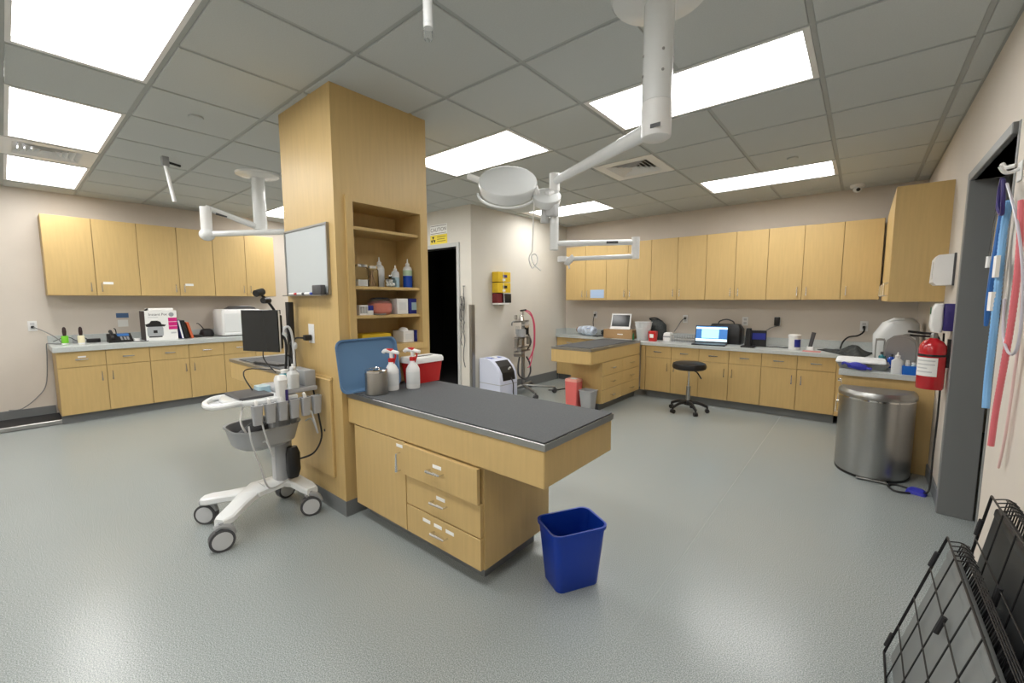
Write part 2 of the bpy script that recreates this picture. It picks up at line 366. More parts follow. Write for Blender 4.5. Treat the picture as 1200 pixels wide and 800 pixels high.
# left wall
LX = -6.73; LZ = .87
for k, lab in enumerate(('left wall base cabinet nearest the camera, below the green and cream bottles', 'middle base cabinet of the left wall, below the carton', 'left wall base cabinet beside the column, half hidden by the monitor')):
    lower(lab, (LX, .322+.786*k, 0), q90, [(.393, 'r'), (.393, 'l')], .578, .81, .63, labels=(0,) if k == 0 else (), group='base cabinets on the left wall')
for k, lab in enumerate(('wall cabinet at the near end of the left wall, above the desk phone', 'middle wall cabinet of the left wall, above the carton and books', 'wall cabinet of the left wall above the printer, nearest the column')):
    upper(lab, (-7.0, .326+.796*k, 1.434), q90, [(.398, 'r'), (.398, 'l')], .33, .895, 'wall cabinets on the left wall', labels=(1,) if k < 2 else ())
t = thing('worktop', 'grey laminate worktop along the left wall with printer and carton', 'worktop', (XL, .30, .81))
B('slab', TOPG, t, 0, 0, 0, .635, 2.42, .06, bev=.004); B('backsplash', TOPG, t, 0, 0, .06, .02, 2.42, .155, bev=.003)
# back wall
BZ = .778
def bl(x): return (x, 5.73, 0)
lower('base cabinet against the pale wall, left of the back peninsula', (-4.025, 6.065, 0), 0, [(.54, 'r'), (.54, 'l')], .27, .738, .575, group='base cabinets on the back wall')
tag(B('corner_filler', WOOD, None, -2.378, 5.732, .1, -2.312, 6.30, .738), 'narrow wooden filler strip in the corner beside the back peninsula', 'cabinet filler')
for k, lab in enumerate(('back wall base cabinet behind the black stool', 'back wall base cabinet below the bright laptop, middle of three', 'back wall base cabinet below the white tub, rightmost of three')):
    lower(lab, bl(-2.308+.711*k), 0, [(.3555, 'r'), (.3555, 'l')], .608, .738, .575, group='base cabinets on the back wall')
labs = ('wall cabinet at the left end of the back wall, with a blue poster', 'second wall cabinet from the left on the back wall, behind the lamp arm', 'third wall cabinet from the left on the back wall',
        'fourth wall cabinet from the left on the back wall', 'fifth wall cabinet from the left on the back wall, under the narrow light')
bx = (-3.833, -3.096, -2.385, -1.637, -.925, -.2)
for k in range(5):
    wd = bx[k+1]-bx[k]; upper(labs[k], (bx[k], 6.03, 1.365), 0, [(wd/2, 'r'), (wd/2, 'l')], .33, .865, 'wall cabinets on the back wall')
upper('single door wall cabinet in the right back corner', (-.2, 6.03, 1.365), 0, [(.335, 'l')], .33, .865, 'wall cabinets on the back wall')
upper('tall wall cabinet on the right wall with plain end panel above the extinguisher', (.152, 6.02, 1.35), -q90, [(.38, 'r'), (.38, 'r'), (.38, 'r'), (.38, 'r')], .315, .885, 'wall cabinets on the right wall')
B('end_panel', WOOD, bpy.data.objects['wall_cabinet.009'] if 'wall_cabinet.009' in bpy.data.objects else None, 1.52, 0, 0, 1.535, .315, .885)
t = lower('base cabinet on the right wall under the sink counter behind the steel bin', (-.095, 5.72, 0), -q90, [(.4, 'l'), (.4, 'r'), (.42, 'r')], .56, .738, .575, group='base cabinets on the right wall')
B('end_panel', WOOD, t, 1.22, 0, .0, 1.235, .56, .738)
t = thing('worktop', 'grey laminate worktop along the back wall and round to the sink corner', 'worktop', (0, 0, .738))
MB().prism([(BX+.005, YB-.003), (BX+.005, 6.04), (-2.95, 6.04), (-2.95, 5.705), (-.12, 5.705), (-.12, 4.46), (XR-.003, 4.46), (XR-.003, YB-.003)], 0, .04).out('slab', TOPG, t)
B('backsplash', TOPG, t, BX+.02, YB-.02, .04, XR-.02, YB-.003, .14, bev=.003)
B('side_splash', TOPG, t, XR-.02, 4.46, .04, XR-.003, YB-.003, .14, bev=.003)
B('end_splash', TOPG, t, BX+.003, 6.05, .04, BX+.02, YB-.02, .14)
tag(B('corner_filler', WOOD, None, -.174, 5.733, .1, -.097, 5.77, .737), 'narrow wooden filler strip in the corner behind the steel bin', 'cabinet filler')
# peninsula
t = thing('base_cabinet', 'drawer cabinet of the back peninsula with overhanging end', 'cabinet', (-2.38, 4.575, 0), q90, 'base cabinets on the back wall')
B('carcass', WOOD, t, 0, .02, .1, 1.12, .44, .61); B('toe_kick', BASE, t, .05, .07, 0, 1.12, .40, .1)
for z0, z1 in ((.44, .61), (.27, .44), (.1, .27)):
    drawer(t, 0, .56, z0, z1)
    drawer(t, .56, 1.12, z0, z1)
t = thing('worktop', 'small steel-edged worktop with wooden apron on the back peninsula', 'worktop', (-2.38, 4.296, .615))
B('apron', WOOD, t, -.555, 0, 0, 0, 1.40, .155, bev=.003); B('steel_top', STEEL, t, -.56, -.006, .155, .006, 1.40, .185, bev=.003)
tag(B('rubber_mat', MAT_, None, -2.90, 4.34, .801, -2.42, 5.58, .807, bev=.002), 'black rubber mat on the back peninsula worktop', 'mat')
# island
t = thing('island_cabinet', 'maple island cabinet with one door and three drawers, next to the blue bin', 'cabinet', (-2.383, 1.335, 0))
B('carcass', WOOD, t, .0, .021, .1, 1.088, .545, .609); B('toe_kick', BASE, t, .0, .09, 0, 1.02, .5, .1)
o = door(t, 0, .517, .1, .606, 'r'); B('paper_label', PAPER, o, .44, -.0022, .565, .515, -.001, .582)
o = drawer(t, .52, 1.085, .432, .606, out_=.02, label=True); o = drawer(t, .52, 1.085, .262, .43, label=True); o = drawer(t, .52, 1.085, .1, .26)
for k in range(3): B('paper_label', PAPER, o, .66+.09*k, -.0022, .208, .72+.09*k, -.001, .226)
t = thing('island_worktop', 'stainless steel edged island worktop with deep wooden apron', 'worktop', (-2.443, 1.33, .61))
B('apron', WOOD, t, .0, 0, 0, 1.505, .585, .16, bev=.004)
B('steel_top', STEEL, t, 0, -.006, .16, 1.512, .591, .19, bev=.0015)
tag(B('rubber_mat', MAT_, None, -2.44, 1.329, .8005, -.936, 1.915, .807, bev=.002), 'charcoal rubber mat covering the island worktop', 'mat')
# table left of column
t = thing('side_worktop', 'steel topped side worktop left of the column holding the monitor', 'worktop', (-4.785, 1.385, .61))
B('apron', WOOD, t, .006, .006, 0, 1.645, .53, .16, bev=.004); B('steel_top', STEEL, t, 0, 0, .16, 1.645, .536, .19, bev=.003)
B('cabinet_support', WOOD, t, .45, .05, -.51, 1.6, .48, 0); B('toe_kick', BASE, t, .5, .1, -.61, 1.6, .45, -.51)
tag(B('rubber_mat', MAT_, None, -4.62, 1.42, .8005, -3.5, 1.88, .807, bev=.002), 'black rubber mat under the monitor on the side worktop', 'mat')
# column
cx0, cy0, cx1, cy1 = col_c
t = thing('wooden_column', 'square maple clad column with built-in shelves rising to the ceiling', 'column', (0, 0, 0))
ny0, ny1, nz0, nz1 = 1.405, 1.915, 1.07, 1.97
b = MB(); xb = -2.72
b.box(cx0, cy0, .1, xb, cy1, CEIL+.02)
for q in ((xb, cy0, .1, cx1, cy1, nz0), (xb, cy0, nz1, cx1, cy1, CEIL+.02), (xb, cy0, nz0, cx1, ny0, nz1), (xb, ny1, nz0, cx1, cy1, nz1)): b.box(*q)
b.out('cladding', WOOD, t)
B('rubber_base', BASE, t, cx0, cy0-.004, 0, cx1+.004, cy1, .1)
b = MB(); e = .018
for q in ((cx1, ny0-.045, nz0-.04, cx1+e, ny0, nz1+.035), (cx1, ny1, nz0-.04, cx1+e, ny1+.06, nz1+.035), (cx1, ny0, nz1, cx1+e, ny1, nz1+.035), (cx1, ny0, nz0-.04, cx1+e, ny1, nz0)): b.box(*q)
b.out('face_frame', WOOD, t)
for z in (1.828, 1.459, 1.274): B('shelf', WOOD, t, xb, ny0, z-.02, cx1-.004, ny1, z, bev=.0015)
o = B('access_panel', WOOD, t, -3.05, cy0-.02, .232, -2.555, cy0, .872, bev=.004)
B('panel_ledge', WOOD, t, -3.14, cy0-.012, .872, -2.545, cy0, .886)
MB().cyl((-2.646, cy0-.022, .53), (-2.646, cy0-.015, .53), .009).out('lock', BLACK, o)

# ------------------------------------------------------------------ ceiling equipment
def hdist(px, py, D):                         # point on the pixel's ray at horizontal distance D from the camera
    d = ray(px, py); p = d*(D/math.hypot(d.x, d.y)); p.z += CAMH; return p
# exam lamp in the middle
lx, ly = -.722, 1.833
t = thing('exam_lamp', 'white ceiling mounted exam lamp with round head and thick pole above the island', 'exam lamp', (lx, ly, CEIL), 0, 'ceiling exam lamps')
L = Vector((lx, ly, CEIL)); loc = lambda p: Vector(p)-L
MB().lathe([(.0, -.045), (.06, -.045), (.13, -.03), (.19, -.018), (.20, -.006), (.2, 0)], seg=32).out('ceiling_canopy', WHITE2, t)
po = MB().cyl((0, 0, -.04), (0, 0, -.435), .061, seg=28).out('pole', WHITE2, t)
for a in (40, 130, 220, 310):
    for z in (-.25, -.33): MB().ball((.061*math.cos(R(a)), .061*math.sin(R(a)), z), .006).out('screw', STEELD, po)
MB().lathe([(.0, -.583), (.05, -.583), (.06, -.577), (.062, -.57), (.062, -.437)], seg=28).out('pole_collar', WHITE, t)
ft = Vector((0, -1, 0)); 
MB().box(.0, -.0645, -.556, .042, -.0615, -.54).out('name_plate', DGREY, t)
J = loc((-1.511, 2.236, 2.10)); A = Vector((0, 0, -.533)); dj = (J-A).normalized()
ar = MB().tube([A+dj*.05, J], lambda u: .036-.012*u, 14, smooth=False).out('extension_arm', WHITE2, t)
n = dj.cross(Vector((0, 0, 1))).normalized(); b = MB(); c = A+(J-A)*.93
b.tube([c-dj*.05-n*-.018, c+dj*.03-n*-.018], .010, 6, smooth=False); b.out('badge', DGREY, ar)
MB().cyl(J+Vector((0, 0, .045)), J+Vector((0, 0, -.06)), .032).out('elbow_joint', WHITE, t)
P2 = loc(hdist(656, 291, 2.70)); jx = Vector((J.x, J.y, 0))
MB().cyl((J.x, J.y, J.z-.05), (J.x, J.y, P2.z-.01), .027).out('drop_tube', WHITE2, t)
E2 = loc(onz(745, 281, 1.735)); S2 = Vector((J.x, J.y, P2.z+.03))
a2 = MB().tube([S2, (E2.x, E2.y, S2.z)], .017, 12, smooth=False).out('lower_arm', WHITE2, t)
dd = (Vector((E2.x, E2.y, 0))-Vector((J.x, J.y, 0))).normalized(); nn = Vector((dd.y, -dd.x, 0)); m_ = S2+dd*.32+nn*.012
MB().tube([m_, m_+dd*.07], .0085, 6, smooth=False).out('badge', DGREY, a2)
MB().cyl((E2.x, E2.y, S2.z+.03), (E2.x, E2.y, S2.z-.10), .024).out('elbow_joint', WHITE, t)
E3 = loc(hdist(659, 304, 2.72)); S3 = Vector((E2.x, E2.y, S2.z-.085))
MB().tube([S3, (E3.x, E3.y, S3.z-.01)], .014, 10, smooth=False).out('return_arm', WHITE2, t)
b = MB(); b.cyl((E3.x, E3.y, S3.z+.006), (E3.x, E3.y, S3.z-.026), .03); b.cyl((E3.x+.03, E3.y+.02, S3.z-.01), (E3.x+.05, E3.y+.03, S3.z-.03), .04, .03); b.tube([(E3.x+.03, E3.y+.02, S3.z-.02), (E3.x+.04, E3.y+.02, S3.z-.07)], .005, 6, smooth=False); b.out('arm_bracket', WHITE, t)
# lamp head: tilted disc, back towards the room
def tilt(c, el, az): # frame whose z axis is the back normal
    nrm = Vector((math.cos(el)*math.cos(az), math.cos(el)*math.sin(az), math.sin(el))); x = Vector((0, 0, 1)).cross(nrm).normalized(); y = nrm.cross(x)
    return Matrix(((x.x, y.x, nrm.x, c.x), (x.y, y.y, nrm.y, c.y), (x.z, y.z, nrm.z, c.z), (0, 0, 0, 1)))
hd = hdist(595, 210, 2.68); az = math.atan2(-hd.y, -hd.x); el = R(46); M = tilt(loc(hd), el, az)
b = MB(); b.m = M; b.lathe([(.0, 0), (.165, 0), (.178, -.006), (.183, -.02), (.172, -.075), (.15, -.085), (0, -.085)], seg=40); hdo = b.out('lamp_head', WHITE2, t)
b = MB(); b.m = M; b.lathe([(.0, -.088), (.14, -.088), (.14, -.084), (0, -.084)], seg=32); b.out('lens', MILKY, hdo)
b = MB(); b.m = M; b.tube([(.19*math.cos(R(a)), .19*math.sin(R(a)), -.09-.01*math.sin(R(a))) for a in range(185, 356, 17)], .008, 8); b.out('rim_handle', WHITE2, hdo)
b = MB(); b.m = M; b.tube([(-.16, .03, -.03), (-.20, .06, -.03), (-.25, .085, -.025)], .02, 10); b.out('grip', WHITE, hdo)
h2 = hdist(641, 228, 2.66); M2 = tilt(loc(h2), el, az)
b = MB(); b.m = M2; b.lathe([(.0, 0), (.075, 0), (.085, -.005), (.087, -.015), (.08, -.055), (0, -.06)], seg=28); b.out('hub', WHITE2, t)
hb = loc(h2); b = MB(); b.tube([M2 @ Vector((-.06, .01, -.025)), M @ Vector((.15, -.01, -.03))], .03, 10, smooth=False); b.out('head_bracket', WHITE, t)
b = MB(); b.cyl(hb+Vector((-.02, .02, -.02)), hb+Vector((-.03, .02, -.165)), .027); b.box(hb.x-.005, hb.y-.005, hb.z-.13, hb.x+.06, hb.y+.05, hb.z-.05, bev=.008); b.out('yoke', LGREY, t)
b = MB(); b.tube([hb, (J.x, J.y, hb.z+.02)], .022, 10, smooth=False); b.out('hub_link', WHITE, t)
cp = [loc(hdist(*q, 2.66)) for q in ((626, 236), (625, 262), (624, 294))]
cl = [loc(hdist(*q, 2.66)) for q in ((624, 294), (620, 303), (624, 314), (630, 306), (628, 298), (623, 300), (626, 310), (634, 317))]
b = MB(); b.tube(cp, .004, 6); b.tube(cl, .0045, 6); b.out('hanging_cord', WHITE, t)
# left exam lamp
t = thing('exam_lamp', 'white ceiling exam lamp arm left of the column, lamp end hidden', 'exam lamp', (-4.75, 1.73, CEIL), 0, 'ceiling exam lamps')
L = Vector((-4.75, 1.73, CEIL))
MB().lathe([(.0, -.045), (.055, -.045), (.10, -.03), (.19, -.02), (.20, -.006), (.2, 0)], seg=32).out('ceiling_canopy', WHITE2, t)
MB().cyl((0, 0, -.04), (0, 0, -.55), .06, seg=24).out('pole', WHITE2, t)
E1 = loc(hdist(241, 251, 4.9)); E1.z = -.46
a1 = MB().tube([(0, 0, -.53), (E1.x, E1.y, E1.z+.06)], lambda u: .032-.008*u, 12, smooth=False).out('extension_arm', WHITE2, t)
dv = E1.normalized(); m_ = Vector((E1.x*.62, E1.y*.62, -.462)); nn = Vector((.8, -.6, 0)).normalized()
MB().tube([m_+nn*.016, m_+nn*.016+Vector((E1.x, E1.y, .06)).normalized()*.09], .011, 6, smooth=False).out('badge', DGREY, a1)
MB().cyl((E1.x, E1.y, -.40), (E1.x, E1.y, -.66), .045).out('elbow_joint', WHITE, t)
MB().ball((E1.x, E1.y, -.65), .065, (1, 1, .9)).out('knuckle', WHITE2, t)
E2 = loc(hdist(352, 273, 4.6)); MB().tube([(E1.x, E1.y, -.645), (E2.x, E2.y, -.60)], .027, 10, smooth=False).out('lower_arm', WHITE2, t)
# hanging rods
tp = Vector((-4.79, 1.005, CEIL)); t = thing('ceiling_drop_hose', 'thin white rod with dark clip hanging from the ceiling at the left', 'hose drop', tp, 0, 'ceiling hose drops')
MB().cyl((0, 0, -.075), (.02, .04, -.385), .0155, seg=14).out('rod', WHITE, t); MB().box(-.024, -.024, -.085, .024, .024, -.0).out('bracket', GREYP, t)
MB().tube([(0, 0, -.045), (-.04, .115, -.05)], .011, 8, smooth=False).out('clip', BLACK, t)
p = hdist(502, 47, 1.66); t = thing('ceiling_drop_hose', 'white plastic rod hanging from the ceiling at the top centre', 'hose drop', (p.x, p.y, CEIL), 0, 'ceiling hose drops')
zb = p.z-CEIL; MB().cyl((0, 0, 0), (0, 0, zb+.04), .0175, seg=16).out('rod', WHITE2, t); MB().lathe([(.0, zb), (.014, zb), (.0165, zb+.01), (.0165, zb+.05), (.0178, zb+.052), (.0178, zb+.06)]).out('end_fitting', CLEARP, t)

# ------------------------------------------------------------------ items on and in the column
wx0, wx1, wz0, wz1 = -3.112, -2.515, 1.406, 1.842; cy = 1.295
t = thing('whiteboard', 'small white dry erase board with aluminium frame on the column', 'whiteboard', ((wx0+wx1)/2, cy, wz0))
hw, hh = (wx1-wx0)/2, wz1-wz0
B('writing_surface', mat('whiteboard_face', (.55, .59, .60), .25), t, -hw+.01, -.012, .01, hw-.01, -.001, hh-.01)
b = MB()
for q in ((-hw, -.018, 0, hw, -.001, .012), (-hw, -.018, hh-.012, hw, -.001, hh), (-hw, -.018, .012, -hw+.012, -.001, hh-.012), (hw-.012, -.018, .012, hw, -.001, hh-.012)): b.box(*q)
b.out('frame', STEELD, t); B('marker_tray', STEELD, t, -hw+.02, -.055, -.006, hw-.02, -.018, .0)
tag(B('eraser', DGREY, None, -2.66, cy-.054, wz0+.0005, -2.545, cy-.02, wz0+.06, bev=.006), 'dark grey felt eraser on the whiteboard tray', 'eraser')
for x0, m, lab in ((-3.02, RED, 'red capped marker on the whiteboard tray'), (-2.90, BLACK, 'black capped marker on the whiteboard tray'), (-2.79, BLUE, 'blue capped marker on the whiteboard tray')):
    t = thing('marker', lab, 'marker', (x0, cy-.037, wz0+.0085), 0, 'whiteboard markers'); MB().cyl((0, 0, 0), (.075, 0, 0), .008, seg=10).out('barrel', WHITE, t); MB().cyl((.075, 0, 0), (.105, 0, 0), .0082, seg=10).out('cap', m, t)
t = thing('wall_outlet', 'white wall outlet with a black plug on the column', 'outlet', (-2.80, cy, 1.09)); B('plate', WHITE, t, -.038, -.006, 0, .038, -.0005, .125, bev=.002)
B('plug', BLACK, t, -.03, -.05, .018, .012, -.006, .055, bev=.006); MB().tube([(-.01, -.045, .035), (-.09, -.07, .03), (-.16, -.06, -.02), (-.21, -.03, -.10), (-.22, -.03, -.24)], .006, 6).out('plug_cord', BLACK, t)
# shelves of the niche: x about -2.56, y from pixels
NX = -2.53
def ny(px): return onx(px, 335, NX).y
z = 1.459
t = thing('glass_jar', 'square glass jar with metal lid and white pads on the column shelf', 'jar', (NX, ny(422.5), z), 0, 'glass jars on the column shelf')
MB().rrect([(0, 0, .085, .085, 0), (0, 0, .085, .085, .115), (0, 0, .075, .075, .125)], .012).out('glass', GLASS, t); MB().rrect([(0, 0, .07, .07, .004), (0, 0, .07, .07, .045)], .01).out('white_pads', COTTON, t)
MB().rrect([(0, 0, .078, .078, .125), (0, 0, .078, .078, .142)], .01).out('lid', CHROME, t)
t = thing('glass_jar', 'glass jar full of wooden sticks on the column shelf', 'jar', (NX, ny(436), z), 0, 'glass jars on the column shelf')
MB().rrect([(0, 0, .075, .075, 0), (0, 0, .075, .075, .11), (0, 0, .065, .065, .12)], .02).out('glass', GLASS, t)
for k in range(10):
    a, c, e, f_ = [random.uniform(-.025, .025) for _ in range(4)]; MB().tube([(a, c, .004), (e, f_, .11)], .004, 5, smooth=False).out('wooden_stick', STICK, t)
MB().rrect([(0, 0, .068, .068, .12), (0, 0, .068, .068, .137)], .02).out('lid', CHROME, t)
def squeeze(px, h, r, body, tip, lab, liquid=None, lh=0, label=None, x=NX, z=z):
    t = thing('squeeze_bottle', lab, 'bottle', (x, ny(px), z), 0, 'squeeze bottles on the column shelf')
    MB().lathe([(0, 0), (r*.95, 0), (r, .008), (r, h*.62), (r*.85, h*.7), (r*.38, h*.76)], seg=20).out('body', body, t)
    if liquid: MB().lathe([(0, .0), (r*1.005, .0), (r*1.012, .008), (r*1.012, lh), (0, lh)], seg=20).out('liquid', liquid, t)
    MB().lathe([(r*.45, h*.76), (r*.45, h*.83), (r*.2, h*.86), (r*.09, h), (0, h)], seg=16).out('nozzle_cap', tip, t)
    if label: MB().lathe([(r*1.005, h*.42), (r*1.015, h*.425), (r*1.015, h*.6), (r*1.005, h*.605)], seg=20).out('label_band', label, t)
squeeze(449, .205, .033, MILKY, WHITE, 'tall milky squeeze bottle behind the cotton jar on the column shelf', label=LABELP, x=NX-.04)
t = thing('cotton_jar', 'low glass jar of white cotton balls on the column shelf', 'jar', (NX+.045, ny(453), z), 0, 'glass jars on the column shelf')
MB().lathe([(0, 0), (.036, 0), (.04, .01), (.04, .045), (.032, .055)], seg=20).out('glass', GLASS, t)
for k, (a, c, e) in enumerate(((0, 0, .016), (.016, .01, .018), (-.016, .01, .017), (0, -.018, .018), (.008, 0, .04), (-.012, -.008, .041))): MB().ball((a, c, e), .013, seg=10).out('cotton_ball', COTTON, t)
MB().ball((0, 0, .075), .013).out('lid_knob', CHROME, t); MB().lathe([(.0, .066), (.03, .06), (.034, .055), (0, .055)]).out('lid', GLASS, t)
squeeze(463.5, .155, .028, MILKY, WHITE, 'short squeeze bottle of pale blue liquid on the column shelf', PALEBL, .07)
squeeze(478, .205, .033, WHITE, WHITE, 'white squeeze bottle half full of deep blue liquid on the column shelf', BLUEL, .085, label=mat('pale_green_label', (.45, .60, .42), .5))
z = 1.274
t = thing('slotted_rack', 'small white slotted rack on the middle column shelf', 'rack', (NX+.01, ny(421.5), z)); b = MB(); b.box(-.03, -.03, 0, .03, .03, .012); b.box(-.03, -.03, .055, .03, .03, .065)
for k in range(4): b.box(-.03, -.03+.0185*k, .012, .03, -.0255+.0185*k, .055)
b.out('rack_body', WHITE, t)
t = thing('small_carton', 'tiny white and navy carton beside the pink jar', 'box', (NX+.01, ny(429.5), z)); B('carton_base', WHITE, t, -.03, -.018, 0, .03, .02, .03); B('carton_top', BCARD, t, -.03, -.018, .03, .03, .02, .062)
t = thing('pink_jar', 'wide clear jar of pink cotton on the middle column shelf', 'jar', (NX, ny(444.5), z))
MB().lathe([(0, 0), (.06, 0), (.075, .015), (.08, .04), (.078, .085), (.065, .1)], seg=28).out('glass', CLEARP, t); MB().lathe([(0, .004), (.06, .004), (.074, .018), (.0775, .04), (.074, .075), (.04, .085), (0, .088)], seg=28).out('pink_cotton', PINKC, t); MB().lathe([(0, .116), (.05, .114), (.068, .104), (.068, .1), (0, .1)]).out('lid', CLEARP, t)
tag(MB().lathe([(0, 0), (.03, 0), (.045, .008), (.04, .009), (.0, .004)], seg=20).out('small_dish', GREYP, loc=(NX+.06, ny(438), z)), 'flat grey dish in front of the pink jar', 'dish')
def carton(px0, px1, z, h, body, lab, x0=-2.64, x1=-2.49, face=None):
    y0, y1 = ny(px0), ny(px1); t = thing('carton', lab, 'box', ((x0+x1)/2, (y0+y1)/2, z), 0, 'cartons on the column shelves'); w_, d_ = (x1-x0)/2, (y1-y0)/2-.002
    B('carton_body', body, t, -w_, -d_, 0, w_, d_, h, bev=.002)
    if face: B('printed_panel', face, t, w_, -d_*.6, h*.25, w_+.001, d_*.6, h*.75)
    return t
carton(460.5, 474, z, .108, WHITE, 'white carton between the pink jar and the blue carton', face=LABELP); carton(475, 488, z, .108, BCARD, 'dark blue carton on the middle column shelf', face=PALEBL)
z = 1.071
carton(418, 453, z, .075, YEL, 'flat yellow carton behind the blue tray on the bottom column shelf'); t = carton(467, 480, z, .083, WHITE, 'white tissue carton on the bottom column shelf', x0=-2.62, face=LABELP)
MB().ball((.0, 0, .083), .042, (1, .8, .55), 12).out('tissue', COTTON, t)
carton(481, 491.5, z, .083, BCARD, 'dark blue carton at the right of the bottom column shelf', x0=-2.6, face=LABELP)

# ------------------------------------------------------------------ island top items
IZ = .807
# tray leaning against the column
t = thing('serving_tray', 'dusty blue plastic tray leaning against the column on the island', 'tray', (-2.352, 1.455, IZ))
b = MB(); lean = math.atan2(.06, .33); b.m = Matrix(((0, -math.sin(lean), math.cos(lean), 0), (1, 0, 0, 0), (0, math.cos(lean), math.sin(lean), 0), (0, 0, 0, 1)))
w_, h_ = .43, .33
b.rrect([(0, h_/2, w_-.05, h_-.05, -.018, .04), (0, h_/2, w_-.028, h_-.028, -.016, .045), (0, h_/2, w_-.012, h_-.012, .002, .05), (0, h_/2, w_, h_, .003, .05), (0, h_/2, w_, h_, .008, .05), (0, h_/2, w_-.016, h_-.016, .007, .048), (0, h_/2, w_-.036, h_-.036, -.011, .042), (0, h_/2, w_-.05, h_-.05, -.0135, .04)], n=6)
b.out('tray_shell', TRAYB, t)
t = thing('canister', 'brushed steel canister with lid on the island', 'canister', (-2.24, 1.412, IZ))
MB().lathe([(0, 0), (.064, 0), (.067, .004), (.067, .135), (.0655, .138)], seg=36).out('body', CANST, t); MB().lathe([(.0685, .133), (.0685, .146), (.062, .15), (.055, .146), (0, .146)], seg=36).out('lid', CHROME, t); MB().tube([(0, -.02, .147), (0, -.01, .158), (0, .01, .158), (0, .02, .147)], .004, 6).out('lid_knob', CHROME, t)
def spray(loc_, rz, lab):
    t = thing('spray_bottle', lab, 'spray bottle', loc_, rz, 'spray bottles on the island'); r = .043
    MB().lathe([(0, 0), (r*.96, 0), (r, .006), (r, .11), (r*.98, .125), (r*.7, .15), (r*.45, .165), (r*.42, .19)], seg=24).out('bottle', WHITE, t)
    MB().lathe([(r*.47, .178), (r*.47, .2), (r*.3, .203)], seg=18).out('collar', RED, t)
    b = MB(); b.tube([(0, 0, .2), (0, 0, .235)], .012, 10, smooth=False); b.tube([(.03, 0, .248), (-.055, 0, .236)], lambda u: .015-.005*u, 10, smooth=False); b.ball((.028, 0, .247), .016); b.tube([(.03, 0, .248), (.05, 0, .244), (.06, 0, .234)], .013, 8); hd = b.out('spray_head', WHITE, t)
    b = MB(); b.tube([(-.025, 0, .232), (-.032, 0, .215), (-.018, 0, .175), (-.012, 0, .165)], .0055, 8); b.box(-.012, -.012, .236, .034, .012, .262, bev=.006); b.out('trigger', RED, hd)
    MB().lathe([(r*1.002, .03), (r*1.006, .032), (r*1.006, .105), (r*1.002, .107)], seg=24).out('paper_label', LABELP, t)
spray((-2.262, 1.535, IZ), R(200), 'white spray bottle with red trigger between the canister and the other sprayer')
spray((-2.205, 1.655, IZ), R(200), 'white spray bottle with red trigger in front of the red sharps box')
t = thing('sharps_box', 'red sharps container with white lid on the island', 'sharps container', (-2.34, 1.835, IZ), R(90))
MB().rrect([(0, 0, .22, .12, 0), (0, 0, .25, .15, .14)], .015).out('red_body', RED, t)
ld = MB().rrect([(0, 0, .27, .165, .14), (0, 0, .27, .165, .165), (0, 0, .255, .15, .178)], .02).out('lid', WHITE, t); B('lid_slot', BLACK, ld, -.08, -.02, .1775, .08, .01, .1795)

# ------------------------------------------------------------------ blue bin
t = thing('waste_bin', 'royal blue plastic waste bin on the floor beside the island', 'bin', (-1.025, 1.685, 0), R(61))
MB().rrect([(0, 0, .22, .155, 0, .03), (0, 0, .225, .16, .004, .03), (0, 0, .28, .205, .285, .04), (0, 0, .294, .219, .285, .045), (0, 0, .296, .221, .30, .045), (0, 0, .276, .201, .30, .04), (0, 0, .218, .153, .008, .03)], n=6).out('bin_shell', BLUE, t)

# ------------------------------------------------------------------ monitor on the side worktop
mp = hdist(306.5, 412, 3.3)
t = thing('monitor', 'black screened flat monitor held by an arm beside the column', 'monitor', mp, R(22))
B('back_shell', WHITE, t, -.158, .004, .004, .158, .018, .281, bev=.006); B('rear_housing', BLACK, t, -.14, .018, .02, .15, .045, .25, bev=.01)
B('screen', SCREEN, t, -.158, -.006, .002, .158, .004, .283, bev=.002); B('vesa_block', DGREY, t, -.04, .045, .11, .06, .075, .20, bev=.005)
pb = ony(343, 432, 1.243); rel = Matrix.Rotation(R(-22), 4, 'Z') @ (Vector((pb.x, pb.y, 1.10))-mp)
MB().tube([(.01, .06, .16), (rel.x*.5, .10, .155), (rel.x-.03, rel.y+.01, .13), (rel.x-.022, rel.y, .10)], .016, 8).out('mount_arm', LGREY, t)
b = MB(); b.tube([(.06, .05, .12), (.13, .07, .09), (.15, .06, -.02), (.14, .05, -.16)], .008, 6); b.out('video_cable', BLACK, t); MB().tube([(-.02, .03, .0), (-.03, .04, -.05), (.0, .05, -.10), (.05, .06, -.15)], .004, 6).out('cord', BLACK, t)
p0 = hdist(323, 361, 3.36); p1 = hdist(313, 352, 3.34); p2 = hdist(305, 344, 3.32)
t = thing('webcam', 'black clip-on camera on a short gooseneck above the monitor', 'camera', p0); q = lambda p: p-p0
MB().tube([q(p0)+Vector((0, 0, -.03)), q(p1), q(p2)], .009, 8).out('gooseneck', BLACK, t); MB().rrect([(0, 0, .04, .05, -.04), (0, 0, .04, .05, -.012)], .008).out('clip', BLACK, t)
c = q(p2); MB().cyl(c+Vector((.02, -.035, .0)), c+Vector((-.015, .02, .015)), .023).out('camera_body', BLACK, t); MB().cyl(q(p1)+Vector((.025, -.035, .0)), q(p1)+Vector((-.01, .015, .0)), .02).out('knob', BLACK, t)
t = thing('keyboard', 'black keyboard lying on the mat below the monitor', 'keyboard', (-4.02, 1.475, .8075), R(8)); MB().rrect([(0, 0, .42, .09, 0), (0, 0, .41, .085, .014)], .01).out('case', BLACK, t)
for j in range(4): B('key_row', DGREY, t, -.195, -.038+.02*j, .014, .195, -.022+.02*j, .018)

